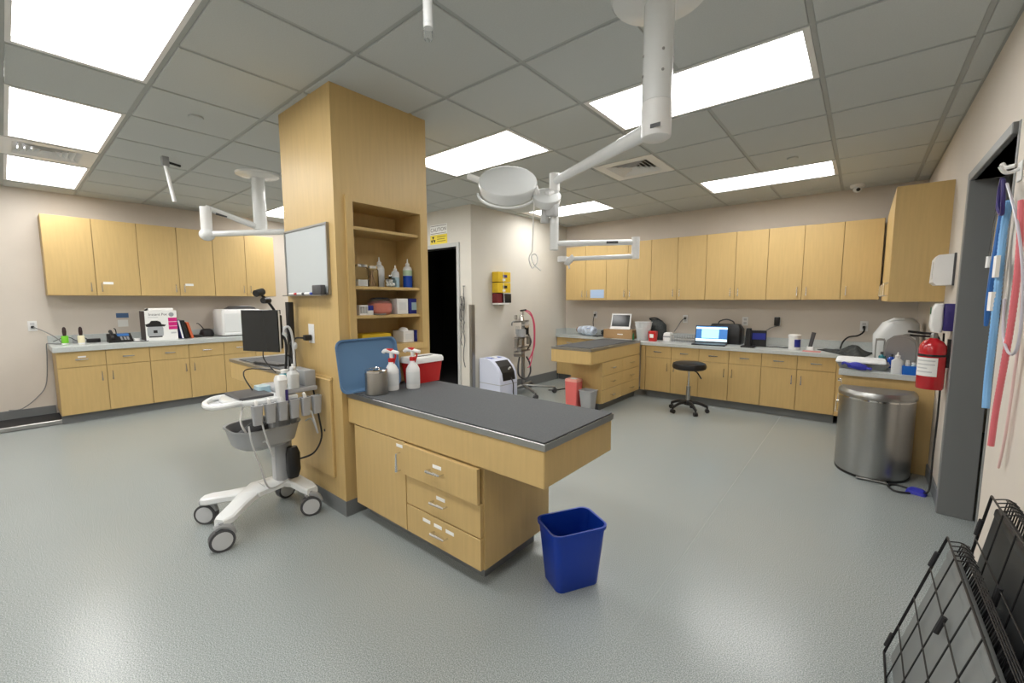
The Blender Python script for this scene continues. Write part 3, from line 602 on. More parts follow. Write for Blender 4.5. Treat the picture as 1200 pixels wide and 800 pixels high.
# ------------------------------------------------------------------ dental cart
t = thing('dental_cart', 'white and grey wheeled dental cart in front of the column', 'cart', (-2.84, .95, 0)); O = Vector((-2.84, .95, 0))
b = MB()
def limb(pts, wid, th):      # flat tapered beam following pts (x, y, z)
    rs = []
    for i, p in enumerate(pts):
        p = Vector(p); d = Vector(pts[min(i+1, len(pts)-1)])-Vector(pts[max(i-1, 0)]); s_ = Vector((d.y, -d.x, 0)).normalized()*wid[i]/2; u = Vector((0, 0, th/2))
        rs.append([p+s_-u*.6, p+s_*.8-u, p-s_*.8-u, p-s_-u*.6, p-s_+u*.6, p-s_*.8+u, p+s_*.8+u, p+s_+u*.6])
    b.rings(rs)
C0 = (.0, .10, .205)
limb([C0, (-.02, -.02, .195), (.03, -.09, .185), (.10, -.17, .17), (.17, -.25, .155), (.19, -.285, .150)], (.16, .17, .12, .10, .10, .06), .045)
limb([C0, (.0, -.02, .194), (-.04, -.09, .184), (-.11, -.16, .169), (-.18, -.23, .156), (-.205, -.26, .150)], (.16, .17, .12, .10, .10, .06), .0445)
limb([(0, 0, .2), (0, .12, .205), (.05, .19, .19), (.14, .22, .165), (.20, .225, .155)], (.14, .14, .12, .10, .07), .044)
limb([(0, 0, .2), (0, .12, .2045), (-.05, .19, .189), (-.14, .22, .165), (-.20, .225, .155)], (.14, .14, .12, .10, .07), .0435)
b.out('base', WHITE2, t)
for (x, y, a) in ((.205, -.28, -8), (-.205, -.245, -45), (.19, .215, -20), (-.19, .215, 10)):
    u = Vector((math.cos(R(a)), math.sin(R(a)), 0)); cw = Vector((x, y, .062))
    wl = MB().cyl(cw-u*.022, cw+u*.022, .062, seg=28).out('caster_wheel', DGREY, t)
    MB().cyl(cw-u*.025, cw+u*.025, .049, seg=24).out('wheel_disc', LGREY, wl)
    b = MB(); v = Vector((-u.y, u.x, 0)); b.tube([cw+v*.055+Vector((0, 0, .015)), cw+v*.04+Vector((0, 0, .055)), cw+Vector((0, 0, .078)), cw-v*.03+Vector((0, 0, .068))], .018, 8); b.cyl(cw+Vector((0, 0, .07)), cw+Vector((0, 0, .098)), .014); b.out('caster_fork', GREYP, wl)
MB().rrect([(0, .13, .12, .10, .215, .03), (0, .13, .12, .10, .70, .03)]).out('lift_column', GREYP, t)
MB().rrect([(0, .13, .05, .106, .22, .005), (0, .13, .05, .106, .69, .005)]).out('column_groove', LGREY, t)
# basin
MB().rrect([(0, .03, .22, .26, .475, .09), (0, .03, .29, .33, .50, .11), (0, .03, .33, .38, .60, .12), (0, .03, .345, .395, .605, .12), (0, .03, .345, .395, .612, .12), (0, .03, .315, .365, .608, .11), (0, .03, .27, .31, .51, .10), (0, .03, .2, .25, .49, .09)], n=6).out('basin', GREYP, t)
b = MB(); b.m = Matrix.Translation((-.03, -.02, .55)) @ Euler((R(20), R(15), R(30))).to_matrix().to_4x4(); b.box(-.045, -.085, -.03, .045, .085, .04, bev=.01); b.out('pocketed_device', DGREY, t)
# top tray with handle loop
b = MB(); outer = [(-.19, .17), (-.195, -.02), (-.17, -.09), (-.12, -.15), (-.05, -.18), (.05, -.18), (.12, -.15), (.17, -.09), (.195, -.02), (.19, .17)]
b.rings([[(x*.96, y*.98, .765) for x, y in outer], [(x, y, .775) for x, y in outer], [(x, y, .79) for x, y in outer], [(x*.97, y*.985, .797) for x, y in outer]]); b.out('top_tray', WHITE2, t)
b = MB(); hp = [(-.13, -.12, .785), (-.125, -.19, .782), (-.075, -.24, .775), (0, -.255, .77), (.075, -.24, .775), (.125, -.19, .782), (.13, -.12, .785)]; b.tube(hp, .017, 8); b.out('handle', WHITE2, t)
B('handle_web', LGREY, t, -.085, -.225, .765, .085, -.17, .773, bev=.003)
B('control_pad', DGREY, t, -.13, -.13, .797, .135, .055, .812, bev=.004)
B('equipment_box', HOLDER, t, -.17, .09, .80, .18, .30, .83, bev=.008); B('rear_box', GREYP, t, -.06, .225, .83, .17, .295, .93, bev=.006)
MB().rrect([(-.06, .06, .11, .08, .797), (-.06, .06, .10, .07, .835)], .02).out('module', PALEBL, t)
# holders down the right hand side
for k in range(6):
    y = -.07+.068*k; x = .215
    h_ = MB().rrect([(x, y, .03, .045, .66, .008), (x, y, .045, .055, .76, .01), (x, y, .05, .06, .775, .01), (x, y, .036, .046, .776, .01), (x, y, .03, .04, .70, .008)]).out('handpiece_holder', HOLDER, t)
    if k in (0, 1, 2, 4):
        b = MB(); b.tube([(x, y, .70), (x+.002, y-.004, .785), (x-.006, y-.012, .80)], lambda u: .008+.003*math.sin(u*3), 8); b.out('handpiece', WHITE, h_)
b = MB(); b.m = Matrix.Translation((.19, .075, .80)); b.rrect([(0, 0, .05, .045, -.06), (0, 0, .06, .055, .07), (0, 0, .07, .06, .10), (0, 0, .045, .05, .125)], .012); b.out('white_handset', WHITE, t); B('handset_stripe', NAVY, t, .221, .085, .76, .226, .1, .84)
for y, sag in ((-.12, .46), (-.05, .50), (.22, .58)):
    MB().tube([(.222, y, .665), (.228, y+.01, sag+.1), (.215, y+.05, sag-.05), (.19, y+.1, sag-.2) if y < 0 and sag < .48 else (.19, y+.03, sag+.04), (.10, .12, .24) if y < 0 and sag < .48 else (.12, y+.02, sag+.02)], .005, 6).out('hose', LGREY, t)
MB().tube([(.10, -.1, .77), (.13, -.13, .68), (.11, -.1, .60)], .006, 6).out('hose', WHITE, t)
MB().rrect([(.085, .16, .05, .06, .24, .02), (.095, .16, .07, .08, .29, .03), (.095, .16, .07, .08, .40, .03), (.085, .16, .04, .06, .44, .02)]).out('black_pedal_pouch', BLACK, t)
MB().tube([(.16, .28, .80), (.20, .29, .62), (.23, .285, .50), (.19, .25, .40), (.12, .19, .36)], .006, 6).out('power_cord', BLACK, t)
fa = [hdist(*q_, 3.0)-O for q_ in ((332, 392), (334, 384), (339, 384), (343, 397), (345, 425), (346, 452))]; MB().tube(fa, .0075, 8).out('flexible_arm', LGREY, t)
MB().ball(hdist(346, 405, 3.0)-O, .022, (.6, .6, 1.1)).out('gauge', LGREY, t)
pq = pb-O; MB().rrect([(pq.x, pq.y, .052, .036, .80, .008), (pq.x, pq.y, .052, .036, 1.36, .008)]).out('equipment_pole', BLACK, t); MB().tube([(pq.x+.02, pq.y-.01, 1.08), (pq.x+.08, pq.y-.03, 1.085), (pq.x+.12, pq.y-.035, 1.05)], .011, 8).out('pole_hook', BLACK, t)
b = MB(); b.tube([(pq.x+.02, pq.y-.03, 1.0), (pq.x+.07, pq.y-.03, .96), (pq.x+.10, pq.y-.03, .90), (pq.x+.08, pq.y-.03, .85)], .007, 6); b.tube([(pq.x+.03, pq.y-.03, .99), (pq.x+.04, pq.y-.035, .92), (pq.x+.06, pq.y-.03, .86)], .006, 6); b.out('pole_cables', BLACK, t)
MB().tube([(-.05, .0, .815), (-.12, -.02, .90), (-.19, .03, .93), (-.25, .2, .90)], .004, 6).out('signal_cord', BLACK, t)
t = thing('pump_bottle', 'clear pump bottle standing on the grey cart by the column', 'bottle', (-2.695, 1.115, .8305)); 
MB().rrect([(0, 0, .07, .05, 0), (0, 0, .075, .055, .09), (0, 0, .03, .03, .11), (0, 0, .028, .028, .118)], .015).out('body', MILKY, t); MB().lathe([(.016, .118), (.016, .132), (.006, .134), (.005, .15), (0, .15)]).out('cap', WHITE, t)
t = thing('liquid_bottle', 'squat bottle of teal liquid on the dental cart', 'bottle', (-2.79, 1.105, .8305)); MB().lathe([(0, 0), (.045, 0), (.048, .008), (.048, .06), (.03, .078), (.02, .085), (.02, .09)], seg=20).out('body', TEAL, t); MB().lathe([(.023, .085), (.023, .105), (0, .107)]).out('cap', WHITE, t)

# ------------------------------------------------------------------ left counter
LZ = .8705
def outlet(name, label, p, normal, plugs=()):
    t = thing(name, label, 'outlet', p, math.atan2(normal[1], normal[0])+R(90), 'wall outlets')
    B('plate', WHITE, t, -.036, -.006, -.058, .036, -.0005, .058, bev=.002)
    for z in (-.024, .024): B('socket', LGREY, t, -.017, -.0075, z-.014, .017, -.006, z+.014, bev=.002)
    for z in plugs: B('plug', BLACK, t, -.013, -.04, z-.013, .013, -.0075, z+.013, bev=.004)
    return t
ot = outlet('wall_outlet', 'white wall outlet with a grey cord near the end of the left counter', (XL, .196, 1.085), (1, 0), (-.01,))
adopt(MB().tube([(XL+.04, .20, 1.075), (XL+.10, .27, 1.03), (XL+.2, .36, .95), (XL+.22, .40, .885), (XL+.2, .36, .877), (XL+.12, .30, .882), (XL+.07, .285, .86), (XL+.03, .28, .70), (XL+.03, .25, .40), (XL+.03, .17, .26), (XL+.05, .05, .155), (XL+.03, -.05, .15)], .005, 6).out('power_cord', CORDG), ot)
adopt(MB().tube([(XL+.1, .34, .9), (XL+.16, .45, .95), (XL+.2, .53, .90), (XL+.2, .62, .878), (XL+.22, .69, .877)], .004, 6).out('power_cord', BLACK), ot)
def brushpot(y, x, m, lab):
    t = thing('brush_bottle', lab, 'bottle', (x, y, LZ), 0, 'small bottles on the left counter')
    MB().lathe([(0, 0), (.028, 0), (.03, .005), (.03, .095), (.026, .105)], seg=18).out('body', m, t)
    MB().lathe([(.014, .105), (.016, .12), (.018, .15), (.015, .19), (.007, .205), (0, .207)], seg=14).out('handle', BROWN, t)
    MB().lathe([(.0302, .003), (.0308, .003), (.0308, .022), (.0302, .022)], seg=18).out('base_band', WHITE, t)
brushpot(.42, -6.98, GREEN, 'lime green bottle with dark brown brush handle'); brushpot(.545, -6.92, CREAMP, 'cream bottle with dark brown brush handle')
t = thing('power_adapter', 'grey power adapter with cables behind the cream bottle', 'adapter', (-7.18, .54, LZ)); B('housing', GREYP, t, -.03, -.045, 0, .03, .02, .10, bev=.006); B('black_module', BLACK, t, -.04, .07, 0, .03, .19, .045, bev=.005); MB().tube([(0, .02, .05), (0, .05, .06), (0, .08, .04)], .005, 6).out('lead', BLACK, t)
t = thing('desk_phone', 'black desk phone with blue display on the left counter', 'phone', (-7.0, .885, LZ), q90)
MB().rings([[(-.11, -.10, 0), (.11, -.10, 0), (.11, .08, 0), (-.11, .08, 0)], [(-.11, -.10, .02), (.11, -.10, .02), (.11, .08, .10), (-.11, .08, .10)]]).out('body', BLACK, t)
tl = math.atan2(.08, .18)
def slab(name, m, par, x0, y0, x1, y1, h): b = MB(); b.m = Matrix.Translation((0, -.10, .02)) @ Matrix.Rotation(tl, 4, 'X'); b.box(x0, y0, .0, x1, y1, h, bev=.001); return b.out(name, m, par)
slab('display', mat('blue_lcd', (.05, .16, .42), .2, emit=.15), t, -.02, .12, .09, .185, .003)
for i in range(3):
    for j in range(4): slab('key', GREYP, t, .0+.03*i, .015+.023*j, .02+.03*i, .03+.023*j, .004)
b = MB(); b.m = Matrix.Translation((-.075, -.10, .045)) @ Matrix.Rotation(tl, 4, 'X'); b.tube([(0, .01, .0), (0, .03, .02), (0, .10, .026), (0, .17, .02), (0, .19, .0)], .017, 8); b.out('handset', BLACK, t)
MB().tube([(-.02, .07, .10), (-.025, .075, .15), (-.04, .075, .165)], .006, 6).out('antenna', BLACK, t)
tag(B('wall_sticker', mat('steel_blue_print', (.06, .13, .27), .5), None, XL+.0005, .91, 1.155, XL+.002, 1.03, 1.215), 'blue sticker on the wall above the desk phone', 'sticker')
tag(B('wall_note', PAPER, None, XL+.0005, .92, 1.04, XL+.0015, 1.02, 1.13), 'pale paper note on the wall below the blue sticker', 'note')
tag(MB().rrect([(-6.93, 1.03, .07, .06, LZ), (-6.93, 1.03, .06, .05, LZ+.035)], .015).out('small_charger', WHITE), 'small white charger between phone and carton', 'charger')
tag(MB().tube([(-6.88, .98, LZ+.007), (-6.82, 1.0, LZ+.007), (-6.78, 1.06, LZ+.007), (-6.80, 1.12, LZ+.007)], .005, 6).out('charging_cable', BLACK), 'short black cable in front of the carton', 'cable')
# carton of a pressure cooker
t = thing('appliance_carton', 'white appliance carton printed with a steel pressure cooker', 'box', (-6.86, 1.27, LZ), q90)
B('carton', PAPER, t, -.16, 0, 0, .16, .30, .375, bev=.002)
B('dark_side', BROWN, t, -.161, .0, .003, -.16, .30, .372)
def pr(name, m, x0, z0, x1, z1, k=1): B(name, m, t, x0, -.0006*k-.0004, z0, x1, -.0003, z1)
b = MB(); b.m = Matrix.Rotation(q90, 4, 'X'); b.prism(rr_poly(.16, .15, .04, 5), 0, .001); o = b.out('printed_pot', mat('pot_print', (.40, .42, .44), .3), t, (-.065, 0, .115))
b = MB(); b.m = Matrix.Rotation(q90, 4, 'X'); b.prism([(-.09, .0), (.09, 0), (.105, .02), (.06, .03), (.05, .06), (.02, .075), (-.04, .075), (-.06, .045), (-.1, .03)], 0, .0014); b.out('printed_lid', BLACK, t, (-.06, 0, .175))
pr('printed_panel', BLACK, -.085, .095, -.045, .13, 3); pr('printed_base', BLACK, -.13, .04, .0, .055, 2)
for z0, z1 in ((.235, .285), (.18, .229), (.135, .174)): pr('magenta_print', MAGENTA, .07, z0, .159, z1)
MB().cyl((.105, -.001, .325), (.105, 0, .325), .027, seg=20).out('printed_seal', GREYP, t)
text('Instant Pot', .042, DGREY, t, face_m((-.03, -.0008, .315), (0, -1, 0)))
pr('printed_line', LGREY, -.13, .29, -.03, .296); pr('printed_line', LGREY, .09, .08, .145, .10)
tag(MB().box(-7.13, 1.16, LZ+.3755, -6.92, 1.41, LZ+.405, bev=.004).out('paper_stack', PAPER), 'stack of white papers on top of the appliance carton', 'papers')
tag(MB().tube([(-6.92, 1.13, LZ+.382), (-6.9, 1.15, LZ+.40), (-6.95, 1.145, LZ+.382), (-7.0, 1.14, LZ+.382)], .008, 6).out('cable_bundle', BLACK), 'black cable bundle on top of the appliance carton', 'cable')
for k, (y, m, h_, lab) in enumerate(((1.487, BCARD, .25, 'slim dark blue binder leaning on the carton'), (1.537, BLACK, .245, 'thick black binder between blue and orange books'), (1.592, ORANGE, .22, 'orange red book leaning next to the black binder'))):
    t = thing('binder', lab, 'book', (-6.98, y, LZ), 0, 'binders on the left counter'); b = MB(); b.m = Matrix.Rotation(R(9+2*k), 4, 'X'); th = (.012, .022, .014)[k]
    b.box(-.1, -th, .004, .1, th, h_, bev=.002); b.out('cover', m, t); b = MB(); b.m = Matrix.Rotation(R(9+2*k), 4, 'X'); b.box(-.095, -th*.75, .008, .1015, th*.75, h_-.004); b.out('spine', (WHITE if k == 0 else m), t)
t = thing('round_device', 'small black rounded device with curved stalk beside the printer', 'device', (-7.08, 1.80, LZ)); MB().rrect([(0, 0, .14, .15, 0, .05), (0, 0, .15, .17, .04, .06), (0, 0, .13, .14, .09, .06), (0, 0, .07, .08, .11, .03)], n=5).out('body', BLACK, t)
MB().tube([(0, -.03, .10), (0, -.06, .15), (0, -.09, .185), (0, -.11, .187)], .006, 6).out('stalk', BLACK, t); B('base_pad', BLACK, t, -.08, -.16, 0, .06, -.06, .03, bev=.006)
t = thing('printer', 'white laser printer on the left counter beside the column', 'printer', (-6.80, 2.165, LZ), q90); t.scale = (1.04, 1, 1.05)
MB().rrect([(0, .2, .46, .40, 0.012, .03), (0, .2, .48, .42, .03, .03), (0, .2, .48, .42, .33, .03), (0, .2, .46, .40, .36, .05)], n=4).out('body', WHITE, t)
B('feet', DGREY, t, -.2, .03, 0, .2, .37, .014); B('front_panel', WHITE2, t, -.215, -.016, .06, .225, -.009, .31, bev=.004); B('tray_front', WHITE2, t, -.225, -.016, .02, .225, -.009, .055, bev=.004)
MB().rings([[(-.12, .05, .36), (.2, .05, .36), (.2, .36, .36), (-.12, .36, .36)], [(-.06, .1, .385), (.19, .1, .385), (.19, .34, .40), (-.06, .34, .40)]]).out('output_tray', DGREY, t); B('paper', PAPER, t, .02, .12, .40, .16, .33, .405); B('button', PALEBL, t, .18, -.017, .25, .2, -.0155, .27)
# floor scale at the left
t = thing('floor_scale', 'low black walk-on floor scale with steel edge at the left wall', 'scale', (-7.07, -.35, 0)); B('platform', RUBBER, t, -.24, -.7, .006, .22, .68, .045, bev=.004); B('steel_edge', STEEL, t, .22, -.7, .004, .26, .68, .05, bev=.004); B('feet', DGREY, t, -.2, -.65, 0, .2, .63, .008)

# ------------------------------------------------------------------ x-ray room wall
t = thing('caution_sign', 'caution sign with radiation symbol above the dark doorway', 'sign', (-4.685, BY, 2.165))
B('header_plate', PAPER, t, -.18, -.004, .135, .18, -.0005, .27); B('yellow_plate', YELS, t, -.18, -.004, 0, .18, -.0005, .128)
ORC = mat('sign_grey', (.18, .16, .15), .6); DKS = mat('sign_black', (.02, .02, .02), .6)
for q in ((-.17, .145, .17, .152), (-.17, .25, .17, .257)): B('header_border', ORC, t, q[0], -.0046, q[1], q[2], -.004, q[3])
text('CAUTION', .075, ORC, t, face_m((0, -.0042, .175), (0, -1, 0)))
for k in range(3):
    a0 = R(90+120*k); P_ = [(.012*math.cos(a0+R(d_)), .012*math.sin(a0+R(d_))) for d_ in (30, 0, -30)]+[(.048*math.cos(a0+R(d_)), .048*math.sin(a0+R(d_))) for d_ in (-30, -15, 0, 15, 30)]
    b = MB(); b.m = Matrix.Rotation(q90, 4, 'X'); b.prism(P_, 0, .0008); b.out('trefoil_blade', DKS, t, (-.115, -.004, .062))
MB().cyl((-.115, -.0048, .062), (-.115, -.004, .062), .0085, seg=12).out('trefoil_dot', DKS, t)
for z, x1 in ((.092, .15), (.062, .13), (.032, .15)): B('printed_line', mat('sign_text', (.25, .2, .02), .6), t, -.03, -.0046, z, x1, -.004, z+.01)
t = thing('corner_guard', 'vertical grey metal guard strip on the pale wall corner', 'corner guard', (BX, BY, .15)); b = MB(); b.box(.0005, -.003, 0, .003, .055, 1.16); b.box(-.05, -.003, 0, .003, -.0005, 1.16); b.out('angle_strip', STEELD, t)
# leashes hanging beside the door
for k, (x, z0, z1, lab) in enumerate(((-4.215, 1.42, .75, 'grey leash hanging beside the dark doorway frame'), (-4.165, 1.56, .45, 'long grey leash with clips hanging near the wall corner'))):
    t = thing('hanging_leash', lab, 'leash', (x, BY, z0), 0, 'leashes by the doorway'); MB().cyl((0, 0, 0), (0, -.04, .0), .006, seg=8).out('hook', STEELD, t)
    pts = [(.012*math.sin(i*2.1+k), -.03-.008*math.cos(i*1.7), -(z0-z1)*i/9) for i in range(10)]; MB().tube(pts, .006, 6).out('strap', DGREY, t)
    for i in (2, 4, 5): MB().ball((.012*math.sin(i*2.1+k)+.01, -.035, -(z0-z1)*i/9), .018, (1, .7, 1.4), 8).out('clip', STEELD, t)
    MB().tube([(0, -.035, -.1), (.03, -.04, -.2), (.02, -.04, -.32), (-.02, -.04, -.3), (-.015, -.035, -.15)], .004, 6).out('loop', DGREY, t)
# glove boxes on the pale wall
yb0, yb1 = 4.425, 4.70
t = thing('glove_dispenser', 'wall rack of stacked yellow glove boxes on the pale wall', 'glove dispenser', (BX, (yb0+yb1)/2, 1.30), q90); hw = (yb1-yb0)/2
for z, m, nm in ((.325, YEL, 'upper_glove_box'), (.175, YEL, 'lower_glove_box')):
    o = B(nm, m, t, -hw, -.115, z, hw, -.003, z+.14, bev=.003)
    B('opening', BLACK if z < .3 else NAVY, o, -.035, -.1165, z+.06, .06, -.115, z+.10); B('white_flap', PAPER, o, -.04, -.117, z+.015, .02, -.1155, z+.045)
o = B('red_block', mat('dark_red_card', (.16, .015, .02), .5), t, -hw, -.10, .03, -.02, -.003, .165, bev=.004); B('black_block', BLACK, t, -.015, -.125, .03, hw+.005, -.003, .16, bev=.006); B('rack_shelf', WHITE, t, -hw, -.13, .008, hw*.6, -.003, .028)
MB().tube([(-.02, -.117, .46), (-.02, -.118, .25), (-.02, -.13, .02)], .004, 6).out('tie_cord', PAPER, t)
# oxygen concentrator
t = thing('oxygen_concentrator', 'white oxygen concentrator with black control panel on the floor by the pale wall', 'oxygen concentrator', (-3.80, 4.27, 0), R(-2)); 
prof = [(-.19, .0), (.21, 0), (.21, .30), (.19, .40), (.14, .48), (.06, .55), (-.04, .58), (-.19, .58)]
b = MB(); b.m = Matrix.Rotation(q90, 4, 'X'); b.rings([[(x*.97, z, -.17) for x, z in prof], [(x, z, -.155) for x, z in prof], [(x, z, .155) for x, z in prof], [(x*.97, z, .17) for x, z in prof]]); b.out('housing', ORCH, t)
pp_ = [(.2115, .30), (.192, .402), (.141, .482), (.065, .5505)]; b = MB()
b.rings([[(x+.001, y, z+.001) for x, z in pp_] for y in (-.115, .115)], False, False); b.rings([[(pp_[i][0]+.002, y, pp_[i][1]+.002) for i in range(4)] for y in (-.11, .11)], False, False)
for (xa, za), (xb_, zb_) in zip(pp_, pp_[1:]): b.rings([[(xa, -.12, za), (xa, .12, za), (xa+.004, .12, za+.004), (xa+.004, -.12, za+.004)], [(xb_, -.12, zb_), (xb_, .12, zb_), (xb_+.004, .12, zb_+.004), (xb_+.004, -.12, zb_+.004)]])
b.out('control_panel', BLACK, t); B('seam_line', GREYP, t, -.191, -.1715, .245, .2115, .1715, .252)
MB().rrect([(-.07, 0, .09, .07, .58), (-.07, 0, .08, .06, .595)], .02).out('top_knob', WHITE, t); B('grip_slot', BLUE, t, -.15, -.1, .579, -.02, -.05, .5815); B('grip_slot', BLUE, t, -.15, .05, .579, -.02, .1, .5815)
b = MB(); b.cyl((.17, .03, .44), (.205, .03, .47), .012); b.out('flow_knob', LGREY, t); MB().tube([(.2, .04, .34), (.24, .05, .25), (.235, .06, .1), (.26, .1, .012)], .008, 6).out('cord', DGREY, t)
# anaesthesia machine
ax, ay = -3.80, 4.83
t = thing('anaesthesia_machine', 'anaesthesia machine on a wheeled pole stand with a pink hose', 'anaesthesia machine', (ax, ay, 0)); t.scale = (1.3, 1.3, 1.03) 
MB().cyl((0, 0, .10), (0, 0, 1.05), .02, seg=12).out('pole', STEELD, t)
for a in (-30, 40, 112, 184, 256):
    if a in (184,): continue
    l_ = .36 if abs(a) < 60 else .16
    if a == 112: l_ = .34
    e_ = Vector((math.cos(R(a))*l_, math.sin(R(a))*l_, .085)); o = MB().tube([(0, 0, .12), e_*.5+Vector((0, 0, .06)), e_], .016, 8).out('leg', STEELD, t)
    b = MB(); b.cyl((e_.x-.012, e_.y, .035), (e_.x+.012, e_.y, .035), .035, seg=14); b.cyl((e_.x, e_.y, .05), (e_.x, e_.y, .09), .01, seg=8); b.out('caster', DGREY, o)
B('crossbar', STEELD, t, -.012, -.15, .60, .012, .12, .625, bev=.004); MB().cyl((0, -.05, .70), (0, -.05, .79), .05, seg=18).out('vaporizer', STEEL, t); MB().cyl((0, -.08, .54), (0, -.08, .57), .055, seg=18).out('absorber_plate', STEELD, t)
MB().cyl((.02, -.06, .82), (.02, -.06, .92), .055, seg=18).out('absorber_canister', GREYP, t); MB().cyl((0, .06, .84), (0, .06, .96), .03, seg=14).out('gauge_body', BLACK, t)
MB().cyl((.0, .02, .98), (.04, .02, .98), .045, seg=18).out('pressure_gauge', CHROME, t); B('top_bar', STEELD, t, -.012, -.17, 1.02, .012, .1, 1.045, bev=.004); MB().cyl((0, -.03, 1.045), (0, -.03, 1.12), .035, .02, seg=14).out('dome_valve', CHROME, t)
MB().cyl((0, .0, 1.12), (0, .0, 1.18), .012, seg=8).out('stem', CHROME, t); MB().cyl((0, -.04, 1.18), (0, .05, 1.19), .012, seg=8).out('top_connector', BLACK, t); MB().cyl((0, -.13, 1.06), (0, -.13, 1.12), .02, seg=10).out('knob', CHROME, t)
for k_, (y_, z_) in enumerate(((-.11, .86), (.085, .70), (-.13, .68))): MB().cyl((.01, y_, z_), (.01, y_, z_+.11), .022, seg=12).out('flow_tube', STEELD if k_ else CLEARP, t)
B('bracket', STEELD, t, -.02, -.13, .80, .03, .10, .815); B('bracket', STEELD, t, -.02, -.14, .66, .03, .11, .672); MB().cyl((.03, -.11, .64), (.03, -.02, .63), .03, seg=12).out('bag_mount', STEELD, t)
MB().tube([(0, -.16, 1.04), (0, -.19, 1.02), (0, -.195, .98)], .009, 6).out('hook', STEELD, t)
MB().tube([(0, .04, 1.188), (.02, .11, 1.15), (.03, .17, 1.0), (.03, .18, .8), (.03, .17, .65), (.02, .12, .52), (.02, .07, .46)], .008, 8).out('pink_hose', PINK, t); MB().tube([(0, .03, 1.185), (.03, .13, 1.08), (.04, .155, .85), (.04, .14, .62), (.03, .10, .40), (.02, .06, .36)], .006, 8).out('pink_hose', PINK, t)
MB().tube([(0, -.06, .54), (.02, -.11, .42), (.02, -.1, .28), (.02, .02, .2), (.02, .11, .28), (.02, .1, .42), (.02, .04, .52)], .01, 8).out('black_hose', DGREY, t); MB().tube([(0, .1, .84), (.02, .12, .72), (0, .06, .6)], .009, 6).out('black_hose', DGREY, t)
tag(MB().tube([(-3.6, 5.2, .008), (-3.5, 5.3, .009), (-3.45, 5.45, .008), (-3.3, 5.5, .008), (-3.25, 5.6, .008)], .008, 6).out('floor_cable', BLACK), 'black cable lying on the floor near the anaesthesia stand', 'cable')
# items in the dark room
t = thing('dark_cabinet', 'dark equipment cart barely visible inside the dark doorway', 'cart', (-4.9, 5.3, 0)); B('body', BLACK, t, -.35, -.25, .08, .35, .25, .75, bev=.01); B('upper_unit', DGREY, t, -.3, -.2, .75, .3, .2, 1.0, bev=.01); B('base', BLACK, t, -.3, -.2, 0, .3, .2, .08); MB().tube([(-.36, -.26, .9), (-.42, -.3, .6), (-.34, -.28, .5), (-.4, -.3, .2)], .008, 6).out('cable', LGREY, t)
# ------------------------------------------------------------------ floor items at the peninsula
t = thing('sharps_box', 'coral red floor sharps container under the peninsula overhang', 'sharps container', (-2.70, 4.45, 0)); MB().rrect([(0, 0, .15, .13, 0), (0, 0, .17, .15, .37)], .015).out('body', CORAL, t); MB().rrect([(0, 0, .175, .155, .37), (0, 0, .165, .145, .40)], .015).out('lid', mat('pale_coral', (.8, .35, .3), .4), t); B('clear_flap', PAPER, t, -.04, -.03, .40, .04, .03, .404)
t = thing('waste_bin', 'small grey waste bin beside the coral sharps container', 'bin', (-2.50, 4.46, 0)); MB().rrect([(0, 0, .13, .12, 0), (0, 0, .18, .16, .27), (0, 0, .19, .17, .272), (0, 0, .19, .17, .282), (0, 0, .172, .152, .282), (0, 0, .122, .112, .006)], .025).out('bin_shell', GREYP, t)
# stool
t = thing('stool', 'black round swivel stool on five castors before the back cabinets', 'stool', (-1.575, 5.27, 0)); 
MB().lathe([(0, .53), (.17, .53), (.19, .545), (.195, .57), (.185, .6), (.16, .612), (0, .615)], seg=36).out('seat', BLACK, t); MB().cyl((0, 0, .27), (0, 0, .53), .014, seg=12).out('gas_lift', CHROME, t); MB().cyl((0, 0, .12), (0, 0, .32), .025, seg=14).out('column', STEEL, t)
MB().tube([(.02, 0, .525), (.09, .0, .50), (.15, -.02, .43)], .008, 6).out('lever', BLACK, t); MB().lathe([(0, .09), (.045, .09), (.05, .11), (.035, .15), (0, .15)]).out('hub', BLACK, t)
for k in range(5):
    a = R(72*k-50); c = Vector((math.cos(a), math.sin(a), 0)); lg = MB().tube([c*.03+Vector((0, 0, .12)), c*.12+Vector((0, 0, .115)), c*.22+Vector((0, 0, .075))], lambda u: .022-.006*u, 8).out('leg', BLACK, t)
    s_ = Vector((-c.y, c.x, 0)); b = MB(); b.cyl(c*.22+s_*.02+Vector((0, 0, .026)), c*.22-s_*.02+Vector((0, 0, .026)), .026, seg=14); b.cyl(c*.22+Vector((0, 0, .03)), c*.22+Vector((0, 0, .08)), .011, seg=8); b.out('caster', BLACK, lg)

# ------------------------------------------------------------------ back counter
BZ = .7785
def bxx(px, Y=6.0): return ony(px, 395, Y).x
tag(B('poster', mat('pale_blue_print', (.42, .56, .78), .5), None, -3.37, 6.0275, 1.40, -3.13, 6.0285, 1.53), 'pale blue notice stuck on the leftmost back wall cabinet', 'poster')
t = thing('towel_roll', 'rolled white and blue bundle with brown end on the back counter', 'roll', (-3.50, 6.18, BZ)); MB().tube([(-.17, .03, .09), (-.05, .0, .085), (.08, -.02, .085), (.16, -.03, .08)], lambda u: .055+.028*math.sin(u*3), 14).out('bundle', mat('blue_white_cloth', (.50, .57, .70), .7, var=.5, scale=14), t); MB().cyl((-.2, .035, .09), (-.168, .03, .09), .045, .057, seg=16).out('brown_end', mat('brown_cap', (.25, .13, .08), .7), t); B('blue_band', BLUE, t, .04, -.088, .05, .09, -.075, .13)
tag(B('flat_black_tray', BLACK, None, -3.33, 6.06, BZ, -3.24, 6.30, BZ+.012), 'flat black tray under the cables on the back counter', 'tray')
